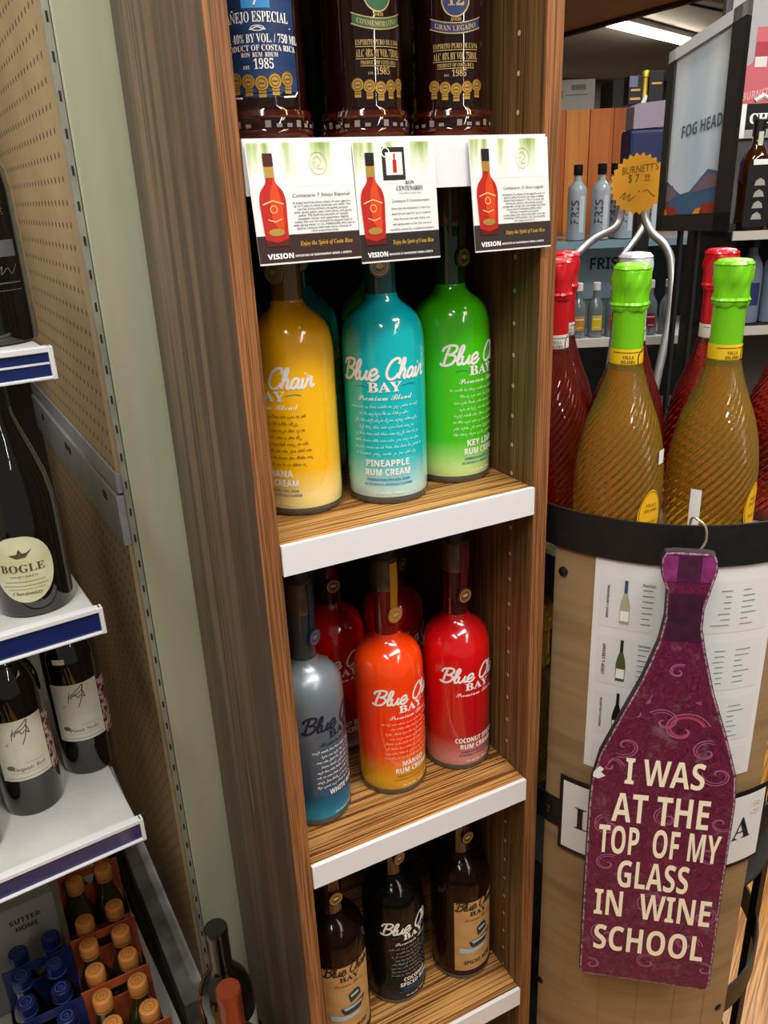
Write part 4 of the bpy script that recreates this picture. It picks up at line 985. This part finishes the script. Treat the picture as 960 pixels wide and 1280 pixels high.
def prosecco(loc, label, foil, kind, rz=0, lab=True):
    t = thing('sparkling_wine_bottle', loc, label, 'bottle', 'twisted sparkling wine bottles in the barrel', rz=face_rz(loc[0], loc[1], rz))
    key = kind
    if key not in tmesh:
        o = twist_mesh().build('body', M_gold_wine if kind == 'gold' else M_rose_wine, t, ang=80); tmesh[key] = o.data
    else:
        o = bpy.data.objects.new('body', tmesh[key]); C.objects.link(o); o.parent = t
    fm = noisy('foil' + foil, foil, foil, 20, .32, .1, .0, coat=.3)
    n_, l_, b_ = nt(fm)
    MB().lathe([(.0166, .240), (.0168, .285), (.0172, .288)], 36).build('foil_neck', fm, t)
    def crink(r, z, a): return r + .0009 * math.sin(a * 4 + z * 90) + .0006 * math.sin(a * 9 - z * 300) + .0004 * math.sin(a * 23)
    MB().lathe([(.0172, .280), (.0192, .2835), (.0188, .289), (.0180, .296), (.0186, .303), (.0196, .308), (.0190, .314), (.0185, .319), (.0180, .324), (.0150, .3275), (.008, .3285)], 60, twist=crink).build('foil_hood', fm, t, ang=50)
    MB().lathe([(.0188, .2850), (.0202, .2870), (.0188, .2895)], 60, twist=crink, cap=False).build('foil_crease', fm, t); MB().lathe([(.0180, .3215), (.0190, .3230), (.0176, .3252)], 60, twist=crink, cap=False).build('foil_crease', fm, t)
    bandm = mat('band_yellow', '#d8b11a', .4) if kind == 'gold' else mat('band_white', '#cfcabf', .4)
    MB().lathe([(.0176, .218), (.0177, .219), (.0174, .241), (.0173, .2415)], 36, cap=False).build('neck_band', bandm, t)
    m_ = cyl_map(.0180)
    nb = MB().text('VILLA', -.003, .2315, m_, width=.012, cap=.0034, style='serif').text('JOLANDA', -.003, .2265, m_, width=.016, cap=.0034, style='serif').ring(.0165, .230, .0085, .0115, .0012, m_).grid(-.02, .028, .2215, .2221, m_, 10, 1).grid(-.02, .028, .2378, .2384, m_, 10, 1)
    nb.build('band_print', M_txtb if kind == 'gold' else M_txtg, t)
    if lab and kind == 'gold':
        mm = cyl_map(.0500)
        MB().blob(.028, .062, .018, .030, mm, 24, 4, shape=lambda a: 1 - .12 * max(0, math.sin(a)) * abs(math.cos(a))).build('front_label', mat('label_yellow', '#e3ad1c', .4), t)
        MB().text('VILLA', .028, .072, cyl_map(.0505), width=.016, cap=.0035, style='serif').text('JOLANDA', .028, .066, cyl_map(.0505), width=.020, cap=.0035, style='serif').text('MOSCATO', .028, .052, cyl_map(.0505), width=.018, cap=.003, style='serif').ring(.028, .062, .0165, .028, .0008, cyl_map(.0505)).build('label_print', mat('label_ink', '#7c5a10', .5), t)
    return t
GR, RD, WH = '#6fc415', '#c20f1c', '#c9cdd6'
zB = -.095
g1 = prosecco((.404, -.020, zB), 'golden twisted bottle with lime green foil, left of the two green ones', GR, 'gold', 16)
MB().grid(.036, .0475, .118, .134, cyl_map(.0488), 3, 1).build('price_sticker', M_paper, g1)
g2 = prosecco((.500, -.0665, zB), 'golden twisted bottle with lime green foil, right of the two green ones', GR, 'gold', 38)
MB().grid(-.052, -.040, .040, .088, cyl_map(.0500), 3, 1).build('back_label', M_paper, g2)
prosecco((.3985, .0975, zB), 'rose twisted bottle with red foil nearest the bookcase', RD, 'rose', 20)
prosecco((.460, .1615, zB), 'rose twisted bottle with red foil, second from the bookcase', RD, 'rose', 40)
prosecco((.497, .0735, zB), 'rose twisted bottle with crumpled silver-white foil behind the green-foiled one', WH, 'rose', 30)
prosecco((.590, .030, zB), 'rose twisted bottle with red foil between the two green-foiled ones', RD, 'rose', 20)
prosecco((.657, -.033, zB), 'rose twisted bottle with red foil at the right frame edge', RD, 'rose', 10)
prosecco((.440, .160, -.58), 'golden-foiled bottle on the lower barrel tier, seen beside the bookcase', '#c99416', 'gold', 10)

# ------------------------------------------------------------------ framed poster sign behind the barrel
fr = thing('poster_stand', (1.05, .57, FZ), 'black-framed poster stand with misty mountain picture on two thin legs', 'stand')
A_, B_ = Vector((.965 - 1.05, .515 - .57, 0)), Vector((1.005 - 1.05, .392 - .57, 0))
ex = (B_ - A_).normalized(); WL = (B_ - A_).length; ny = Vector((ex.y, -ex.x, 0))
if ny.dot(Vector((-1.27, -1.25, 0))) < 0: ny = -ny
ZB, ZL, ZRt = .220 - FZ, .512 - FZ, .572 - FZ
def fm_(u, v, q=0):  # u metres along, v 0..1 up the sloping panel, q toward camera
    zt = ZL + (ZRt - ZL) * u / WL
    p = A_ + ex * u + ny * q; return (p.x, p.y, ZB + (zt - ZB) * v)
def frp(u0, u1, v0, v1, q0, q1, name, m_, par=fr):
    V = [fm_(u, v, q) for u in (u0, u1) for v in (v0, v1) for q in (q0, q1)]
    return MB().add(V, [(0, 1, 3, 2), (4, 6, 7, 5), (0, 4, 5, 1), (2, 3, 7, 6), (0, 2, 6, 4), (1, 5, 7, 3)]).build(name, m_, par, smooth=False)
M_frame = mat('frame_black', '#17181a', .3, coat=.4)
M_fog = mat('foggy_print', '#9aa5b0', .35)
n, l, b = nt(M_fog)
tc = n.new('ShaderNodeTexCoord'); mp = n.new('ShaderNodeMapping'); mp.inputs['Scale'].default_value = (14, 14, 2.2); l.new(tc.outputs['Object'], mp.inputs[0])
no = n.new('ShaderNodeTexNoise'); no.inputs['Scale'].default_value = 1; no.inputs['Detail'].default_value = 5; l.new(mp.outputs[0], no.inputs['Vector'])
r = ramp_node(n, [(.3, '#9fb0c2'), (.5, '#c0cad2'), (.7, '#e0e0da')]); l.new(no.outputs['Fac'], r.inputs[0]); l.new(r.outputs[0], b.inputs['Base Color'])
frp(.006, WL - .006, .02, .98, -.006, .002, 'poster_sheet', M_fog)
frp(0, .012, 0, 1, -.010, .010, 'frame_rail', M_frame)
frp(WL - .022, WL, 0, 1, -.010, .010, 'frame_rail', M_frame)
frp(0, WL, 0, .09, -.010, .010, 'frame_rail', M_frame)
frp(0, WL, .94, 1.0, -.010, .010, 'frame_rail', mat('frame_silver', '#b4b5b6', .4))
g_ = lambda u, v, q=0: fm_(u, v, .0028)
PW = WL - .022
MB().add([fm_(PW * a, v, .0026) for a, v in ((.04, .09), (.98, .09), (.98, .29), (.80, .31), (.68, .27), (.52, .21), (.36, .20), (.2, .25), (.1, .29), (.04, .30))], [tuple(range(10))]).build('mountain_blue', mat('mountain_blue', '#3a5876', .5), fr, smooth=False)
MB().add([fm_(PW * a, v, .0030) for a, v in ((.55, .20), (.68, .255), (.80, .29), (.98, .275), (.98, .22), (.8, .21))], [tuple(range(6))]).build('mountain_mauve', mat('mountain_mauve', '#6d5a66', .5), fr, smooth=False); MB().add([fm_(PW * a, v, .0030) for a, v in ((.04, .2), (.12, .26), (.22, .255), (.3, .2), (.2, .17), (.04, .16))], [tuple(range(6))]).build('mountain_mauve', mat('mountain_mauve', '#6d5a66', .5), fr, smooth=False)
MB().add([fm_(PW * a, v, .0034) for a, v in ((.04, .09), (.35, .09), (.28, .13), (.12, .15), (.04, .13))], [tuple(range(5))]).build('foothill_red', mat('foothill_red', '#8e2f22', .5), fr, smooth=False); MB().add([fm_(PW * a, v, .0034) for a, v in ((.72, .09), (.97, .09), (.97, .145), (.75, .14))], [tuple(range(4))]).build('foothill_red', mat('foothill_red', '#8e2f22', .5), fr, smooth=False)
MB().add([fm_(PW * a, v, .0038) for a, v in ((.04, .09), (.16, .09), (.12, .125), (.04, .13))], [tuple(range(4))]).build('foothill_gold', mat('foothill_gold', '#c8922a', .5), fr, smooth=False); MB().add([fm_(PW * a, v, .0038) for a, v in ((.6, .09), (.72, .09), (.74, .12), (.66, .115))], [tuple(range(4))]).build('foothill_gold', mat('foothill_gold', '#c8922a', .5), fr, smooth=False)
V, F = glyphs('FOG HEAD', 'bold'); x0 = min(p[0] for p in V); x1 = max(p[0] for p in V)
MB().add([fm_(PW * (.30 + .66 * (x - x0) / (x1 - x0)), .505 + y * .085, .0032) for x, y in V], F).build('poster_lettering', mat('fog_ink', '#4c5660', .5), fr, smooth=False)
for u in (.045, .078):
    p = A_ + ex * u
    MB().box(p.x - .0040, p.x + .0040, p.y - .0040, p.y + .0040, .012, ZB).build('leg', M_frame, fr)
p = A_ + ex * .06
MB().box(p.x - .16, p.x + .16, p.y - .10, p.y + .10, .0, .014).build('foot_plate', M_frame, fr, bevel=.003)

# ------------------------------------------------------------------ chrome rack with a price burst
ck = thing('wire_rack', (1.06, .66, FZ), 'silver bent tube rack rising behind the barrel', 'rack')
def W_(P): return [(x - 1.06, y - .66, z - FZ) for x, y, z in P]
MB().tube(spline(W_([(.88, .76, .10), (.939, .716, .169), (.984, .709, .200), (1.022, .697, .217), (1.038, .7, .243), (1.045, .70, .30)]), 6), .0085, 12).build('tube', M_chrome, ck)
MB().tube(spline(W_([(1.078, .68, .30), (1.083, .677, .241), (1.090, .66, .206), (1.109, .636, .177), (1.112, .617, .135), (1.09, .59, .034), (1.04, .575, -.20), (1.02, .57, -.6), (1.02, .57, FZ)]), 6), .0085, 12).build('tube', M_chrome, ck)
MB().tube(spline(W_([(1.098, .75, .153), (1.144, .749, .201), (1.164, .755, .236), (1.17, .76, .30)]), 6), .0075, 12).build('tube', M_chrome, ck)
MB().tube(W_([(.88, .76, .10), (.88, .76, FZ)]), .0085, 12).build('tube', M_chrome, ck)
MB().tube(W_([(1.098, .75, .153), (1.06, .76, -.3), (1.05, .76, FZ)]), .0075, 12).build('tube', M_chrome, ck)
st = thing('price_burst', (1.008, .621, .3015), 'orange-yellow starburst price card with handwriting on the wire rack', 'sign', rz=-.47)
rr_ = []
for k in range(52):
    a = 2 * PI * k / 52; q = .0575 if k % 2 == 0 else .0510
    rr_.append((q * math.cos(a) * .98, q * math.sin(a)))
MB().prism(rr_, lambda u, v, t_: (u, -t_, v), -.0006, .0006).build('burst_card', noisy('burst_orange', '#e0a01c', '#d8961a', 14, .6), st, smooth=False)
F8 = lambda u, v, q=0: (u * .82, -.001, v * .82)
MB().text("BURNETT'S", .003, .026, F8, width=.086, cap=.016, slope=.10).text('$ 7', -.012, .004, F8, width=.026, cap=.018).text('99', .020, .010, F8, width=.013, cap=.011).grid(.012, .028, .007, .0085, F8, 1, 1) \
    .stroke(spline([(-.042, -.030), (-.030, -.018), (-.034, -.034), (-.018, -.022), (-.022, -.038), (-.006, -.026)], 4), .002, F8).stroke(spline([(.012, -.018), (.022, -.014), (.034, -.024), (.042, -.030)], 4), .0018, F8).blob(.003, -.016, .002, .002, F8, 8, 1).build('handwriting', mat('marker_brown', '#6a4a12', .7), st, smooth=False)

# ------------------------------------------------------------------ far shelving with vodka bottles
RZ = -math.atan2(.441, .897)
wf = thing('spirit_shelving', (1.90, 1.95, FZ), 'dark shelving against an orange wood panel holding clear spirit bottles', 'shelving', rz=RZ)
def sh(x0, x1, y0, y1, z, th, name, m_, lip=None):
    o_ = MB().box(x0, x1, y0, y1, z - FZ - th, z - FZ).build(name, m_, wf, smooth=False)
    if lip: MB().box(x0, x1, y0 - .004, y0 - .0005, z - FZ - th - .004, z - FZ + .002).build('price_rail', lip, o_, smooth=False)
    return o_
sh(-.4, .75, -.10, .32, .093, .02, 'shelf', mat('shelf_glass', '#8fb2c2', .2), mat('shelf_lip_blue', '#86a8b8', .3))
sh(-.4, .75, -.16, .32, -.262, .025, 'shelf', M_white, mat('shelf_lip', '#dcdcd2', .4))
sh(-.4, .75, -.16, .32, -.62, .025, 'shelf', M_white)
sh(-.4, .75, -.16, .32, FZ + .1, .1, 'plinth', M_black)
MB().box(-.4, .75, .32, .34, 0, .093 - FZ).build('back_panel', mat('far_back', '#2c3438', .7), wf, smooth=False)
brd = [wood('far_board_%s' % k, a, b_, c_, (30, 30, 1.5), .5) for k, a, b_, c_ in (('red', '#bb5f20', '#cc7030', '#d67c38'), ('honey', '#cc7629', '#de8a3a', '#e69646'), ('rust', '#ae541e', '#c06528', '#cc7030'))]
for k in range(9):
    MB().box(-.42 + k * .098, -.325 + k * .098, .345 + .002 * (k % 2), .365, .0, .575 - FZ).build('board', brd[k * 2 % 3], wf, smooth=False)
M_vodka = mat('clear_spirit_glass', '#c3d3de', .08, trans=.35, coat=.8)
M_clear_g = mat('clear_bottle_glass', '#8d9aa0', .06, trans=.5, coat=.8)
def wl(x, y): # local on wf -> world
    c, s_ = math.cos(RZ), math.sin(RZ); return (1.90 + x * c - y * s_, 1.95 + x * s_ + y * c)
def vodka(loc, label, colr='#46505c', cap_='#121214', h=.27, word='FRIS'):
    t = thing('vodka_bottle', loc, label, 'bottle', 'clear vodka bottles on the far shelf', rz=RZ)
    k = h / .27
    MB().lathe([(.028, 0), (.035, .003), (.036, .01), (.036, .175), (.034, .19), (.022, .203), (.0145, .212), (.0135, .235)], 28).build('body', M_vodka, t)
    MB().lathe([(.0165, .232), (.017, .234), (.017, .268), (.015, .27)], 24).build('cap', mat('vcap' + cap_, cap_, .35), t)
    V, F = glyphs(word, 'bold'); x0 = min(p[0] for p in V); x1 = max(p[0] for p in V); q = .085 / (x1 - x0)
    MB().add([cyl_map(.0366)(-.012 - (y * q - .012), .06 + (x - x0) * q) for x, y in V], F).build('side_lettering', mat('vink' + colr, colr, .5), t)
    MB().grid(.003, .022, .03, .16, cyl_map(.0364), 6, 1).build('pale_label', mat('frost_label', '#c5cdd2', .5), t)
    return t
names = ['far left', 'second', 'third', 'fourth', 'fifth']
v0 = None
VX = [(.045, .0, 'beside the bookcase edge'), (.130, -.02, 'second from the bookcase'), (.205, .07, 'behind the second'), (.225, -.02, 'fourth from the bookcase'), (.305, .07, 'rightmost, behind the starburst card')]
for x, y, s_ in VX:
    X, Y = wl(x, y); z = .0945
    lab = 'black-capped clear vodka bottle on the far shelf, ' + s_
    if v0 is None: v0 = vodka((X, Y, z), lab)
    else: copy_tree(v0, (X, Y, z), label=lab)
for x, y, s_ in ((.315, -.02, 'under the star card'),):
    X, Y = wl(x, y); copy_tree(v0, (X, Y, .0945), label='black-capped clear vodka bottle on the far shelf, ' + s_)
X, Y = wl(.07, -.02)
bx = thing('vodka_carton', (*wl(.15, .02), -.14), 'pale blue carton printed FR under the far vodka shelf', 'box', rz=RZ)
# stands on a riser so that it sits just below the shelf
MB().box(-.12, .13, .05, .25, .0, .20).build('carton_body', mat('carton_blue', '#9fb9c4', .5), bx, smooth=False, bevel=.002)
MB().text('FRIS', .03, .115, lambda u, v: (u, .0492, v), width=.11, cap=.045, style='bold').build('carton_print', mat('carton_ink', '#1e2a34', .5), bx, smooth=False)
rs = thing('carton_riser', (*wl(.15, .02), -.262), 'pale riser box under the printed carton on the lower far shelf', 'box', rz=RZ)
MB().box(-.13, .14, .06, .26, .0, .121).build('riser_body', mat('riser_grey', '#7d898c', .6), rs, smooth=False, bevel=.002)
def flask(loc, label, lc):
    t = thing('flavored_vodka_bottle', loc, label, 'bottle', 'small flavoured vodka bottles on the low far shelf', rz=RZ)
    MB().lathe([(.024, 0), (.030, .003), (.031, .008), (.031, .11), (.027, .128), (.016, .145), (.0125, .155), (.0125, .19)], 28).build('body', M_clear_g, t)
    MB().lathe([(.0145, .178), (.0145, .205), (.012, .207)], 20).build('cap', M_white, t)
    MB().grid(-.020, .020, .030, .085, cyl_map(.0316), 8, 1).build('front_label', mat('fl' + lc, lc, .5), t)
    MB().grid(-.016, .016, .070, .074, cyl_map(.032), 4, 1).grid(-.012, .012, .040, .0425, cyl_map(.032), 4, 1).build('label_lines', M_txt, t)
    return t
for x, y, lc, s_ in ((-.02, -.10, '#b03030', 'red'), (.045, -.10, '#c8872a', 'orange'), (.112, -.10, '#d8c21c', 'yellow'), (.18, -.10, '#a8322a', 'dark red'), (.25, -.10, '#b86a6a', 'pink'), (.32, -.10, '#8c1f2c', 'crimson'), (.39, -.10, '#3a5a9a', 'blue')):
    flask((*wl(x, y), -.262), 'small clear vodka bottle with a %s label on the low far shelf' % s_, lc)
# things on top of the panelling
wb = thing('storage_box', (*wl(-.0, .50), .575), 'white carton with printed labels on top of the orange wood panelling', 'box', rz=RZ)
ledge = MB().box(-.45, .75, .37, .95, 0, .574 - FZ).build('ledge', brd[2], wf, smooth=False)
MB().box(.03, .22, .0, .20, 0, .125).build('carton_body', mat('carton_white', '#a8aba2', .6), wb, smooth=False, bevel=.003)
MB().box(.12, .18, -.001, .0, .085, .105).box(.05, .085, -.001, .0, .055, .085).box(.10, .19, -.001, .0, .065, .069).build('carton_print', mat('carton_faint', '#6e726c', .6), wb, smooth=False)
db = thing('storage_box', (*wl(.30, .52), .575), 'dark carton with a brown base on top of the orange wood panelling', 'box', rz=RZ)
MB().box(.0, .20, .0, .2, 0, .12).build('carton_body', mat('carton_dark', '#2a2b2c', .6), db, smooth=False, bevel=.003)
MB().box(.09, .20, -.002, .0, .0, .045).build('carton_base', mat('carton_tan', '#6e5844', .6), db, smooth=False)
MB().box(.04, .09, -.002, .0, .05, .10).build('carton_print', mat('carton_navy2', '#23304a', .6), db, smooth=False)
# navy and mauve display header with a gold-topped pack above it
nv = thing('display_header', (1.60, 1.245, FZ), 'navy and mauve rounded display header behind the starburst card', 'display', rz=RZ)
MB().box(-.035, .10, .0, .10, .30 - FZ, .440 - FZ).build('navy_body', mat('header_navy', '#1b2450', .5), nv, smooth=False, bevel=.01)
MB().box(.01, .05, .03, .07, 0, .30 - FZ).build('post', M_black, nv, smooth=False)
pts = [(-.028, .44 - FZ), (.11, .445 - FZ), (.11, .515 - FZ), (-.018, .505 - FZ), (-.028, .497 - FZ)]
MB().prism(pts, lambda u, v, t_: (u, t_, v), .0, .08).build('mauve_top', mat('header_mauve', '#8d8496', .5), nv, smooth=False)
tp = thing('bottle_pack', (1.62, 1.30, .507), 'black and gold drinks pack on top of the mauve display header', 'box', rz=RZ)
MB().box(-.025, .015, .0, .05, 0, .075).box(.033, .075, .0, .05, 0, .085).build('pack_box', mat('pack_black', '#15151b', .4), tp, smooth=False, bevel=.002)
MB().box(-.020, .010, -.0008, .0, .012, .018).box(-.018, .008, -.0008, .0, .035, .040).box(.040, .068, -.0008, .0, .05, .055).build('pack_print', M_gold, tp, smooth=False)
MB().box(-.024, .0, -.0009, .0, .045, .073).build('pack_panel', mat('pack_bluegrey', '#5d6d86', .4), tp, smooth=False)
MB().lathe([(.009, .0), (.009, .02), (.0075, .03), (.0075, .068), (.010, .07), (.010, .084), (.008, .087)], 20, at=(.024, .01, .0)).build('gold_neck', mat('gold_foil', '#d9b53c', .3, .5), tp)
bl = MB().tube([(.024, -.004, .022), (.021, -.004, .010), (.016, -.004, .001)], .006, 8).build('white_tag', M_white, tp)

# ------------------------------------------------------------------ right-hand shelving with whiskey
rw = thing('whiskey_shelving', (1.60, .885, FZ), 'black shelving with white front lips holding whiskey at the right edge', 'shelving', rz=RZ)
MB().box(-.02, .62, -.03, .26, .172 - FZ - .018, .172 - FZ).build('shelf', mat('shelf_black', '#1a1b1d', .5), rw, smooth=False)
MB().box(-.02, .62, -.036, -.03, .172 - FZ - .020, .172 - FZ + .002).build('shelf_lip', mat('lip_grey', '#b9b6ac', .4), rw, smooth=False)
MB().box(-.02, .62, .0, .26, -.075 - FZ - .02, -.075 - FZ).build('shelf', mat('shelf_black', '#1a1b1d', .5), rw, smooth=False)
MB().box(-.02, .62, -.006, .0, -.075 - FZ - .022, -.075 - FZ + .002).build('shelf_lip', mat('lip_grey', '#b9b6ac', .4), rw, smooth=False)
MB().box(.02, .62, .26, .28, 0, .9 - FZ).build('back_panel', mat('right_back', '#5d5c60', .7), rw, smooth=False)
MB().box(-.02, .0, .0, .28, 0, .19 - FZ).build('side_panel', mat('shelf_black', '#1a1b1d', .5), rw, smooth=False)
def rl_(x, y):
    c, s_ = math.cos(RZ), math.sin(RZ); return (1.60 + x * c - y * s_, .885 + x * s_ + y * c)
def whiskey(loc, label):
    t = thing('whiskey_bottle', loc, label, 'bottle', 'black-labelled whiskey bottles on the right shelf', rz=RZ)
    sqr = lambda r, z, a: r * min(1.14, 1 / max(abs(math.cos(a)), abs(math.sin(a))))
    def sq2(r, z, a): return sqr(r, z, a) if z < .175 else r
    MB().lathe([(.030, 0), (.033, .003), (.034, .01), (.034, .165), (.030, .18), (.018, .20), (.0135, .21), (.0135, .235)], 40, twist=sq2).build('body', mat('whiskey_glass', '#3a1a08', .06, coat=.6, trans=.4), t)
    MB().lathe([(.0155, .225), (.0155, .262), (.014, .264)], 20).build('cap', M_black, t)
    MB().box(-.033, .033, -.0395, -.0385, .01, .155).build('front_label', M_black, t, smooth=False)
    q = MB()
    for k in range(4): q.poly([(-.014, .028 + k * .027), (.014, .028 + k * .027), (.010, .040 + k * .027), (.0, .046 + k * .027), (-.010, .040 + k * .027)], F_(.0399))
    q.build('label_marks', mat('label_greymark', '#9a9a96', .5), t, smooth=False)
    MB().box(-.022, .022, -.041, -.0385, .157, .170).build('white_collar', M_white, t, smooth=False, bevel=.002)
    MB().box(-.006, .006, -.016, -.0135, .17, .235).build('white_tag', mat('tag_pale', '#b9c4a8', .5), t, smooth=False)
    return t
wq = None
for x, s_ in ((.045, 'left of three'), (.135, 'middle of three'), (.225, 'right of three')):
    lab = 'dark whiskey bottle with a black label on the right shelf, ' + s_
    if wq is None: wq = whiskey((*rl_(x, .03), .172), lab)
    else: copy_tree(wq, (*rl_(x, .03), .172), label=lab)
cs = thing('shelf_sign', (*rl_(.03, .09), .415), 'black shelf sign with white capitals and an orange and white end', 'sign', rz=RZ)
MB().box(.0, .20, -.006, .0, .0, .060).build('sign_board', M_black, cs, smooth=False)
MB().box(-.045, -.018, -.006, .0, -.02, .055).build('orange_end', mat('sign_orange', '#d98a2a', .5), cs, smooth=False)
MB().box(-.018, .0, -.0062, .0, -.02, .060).box(-.045, -.018, -.0064, -.006, -.02, -.002).build('white_end', M_white, cs, smooth=False)
MB().text('CHA', .045, .014, F_(.0068), width=.070, cap=.024, style='serif', off=.02).build('sign_lettering', M_txt, cs, smooth=False)
MB().box(.01, .014, .0, .17, .02, .03).build('bracket', M_black, cs, smooth=False)
cs2 = MB().tube([(0, 0, 0), (.02, 0, .012), (.035, 0, .004), (.05, 0, .016), (.07, 0, .004), (.09, 0, .014)], .006, 6).build('white_crown_sticker', M_white, cs, smooth=True); cs2.location = (.02, -.004, .066)
pp = thing('wall_poster', (*rl_(.0, .24), .40), 'pale poster with a pink bottle and red capitals at the top right', 'poster', rz=RZ)
MB().box(.035, .60, .012, .018, .0, .49).build('poster_sheet', mat('poster_grey', '#a8a5a6', .6), pp, smooth=False)
k = 1.0
bpts = [(-.05, .0), (-.055, .10), (-.045, .125), (-.022, .135), (-.018, .15), (-.018, .22), (.018, .22), (.018, .15), (.022, .135), (.045, .125), (.055, .10), (.05, .0)]
bo = MB().poly([(.125 + u, .05 + v) for u, v in bpts], lambda u, v: (u, .0115, v)).build('pink_bottle_print', mat('print_pink', '#c4626c', .5), pp, smooth=False)
MB().grid(.108, .142, .20, .235, lambda u, v: (u, .0110, v), 1, 1).build('pink_cap_print', mat('print_rose', '#a83848', .5), pp, smooth=False)
MB().grid(.109, .141, .175, .20, lambda u, v: (u, .0108, v), 1, 1).build('pale_band_print', mat('print_pale', '#d9d4cc', .5), pp, smooth=False)
MB().text('BURNETT', .125, .10, lambda u, v: (u, .0108, v), width=.08, cap=.02, style='bold', slope=.15).build('bottle_lettering', mat('print_palepink', '#e0a8a8', .5), pp, smooth=False)
MB().text('AL', .155, .335, lambda u, v: (u, .0108, v), width=.09, cap=.06, style='bold', off=.01).build('poster_lettering', mat('print_red', '#a8393c', .5), pp, smooth=False)
def bluecap(loc, label):
    t = thing('spirit_bottle', loc, label, 'bottle', 'clear bottles with navy caps under the whiskey shelf', rz=RZ)
    MB().lathe([(.026, 0), (.030, .003), (.031, .01), (.031, .14), (.027, .16), (.016, .18), (.0125, .19), (.0125, .21)], 24).build('body', mat('bluish_glass', '#8f9db4', .06, trans=.4, coat=.8), t)
    MB().lathe([(.016, .20), (.016, .232), (.013, .235)], 20).build('cap', mat('navy_plastic', '#141c40', .3), t)
    MB().grid(-.018, .018, .05, .11, cyl_map(.0316), 6, 1).build('front_label', mat('label_navy', '#24345e', .5), t)
    return t
b1 = None
for i, x in enumerate((.02, .085, .150, .215, .28, .345)):
    lab = 'clear bottle with a navy cap under the whiskey shelf, %s from its left end' % ('first', 'second', 'third', 'fourth', 'fifth', 'sixth')[i]
    if b1 is None: b1 = bluecap((*rl_(x, .07), -.075), lab)
    else: copy_tree(b1, (*rl_(x, .07), -.075), label=lab)

bpy.data.scenes.remove(TS)
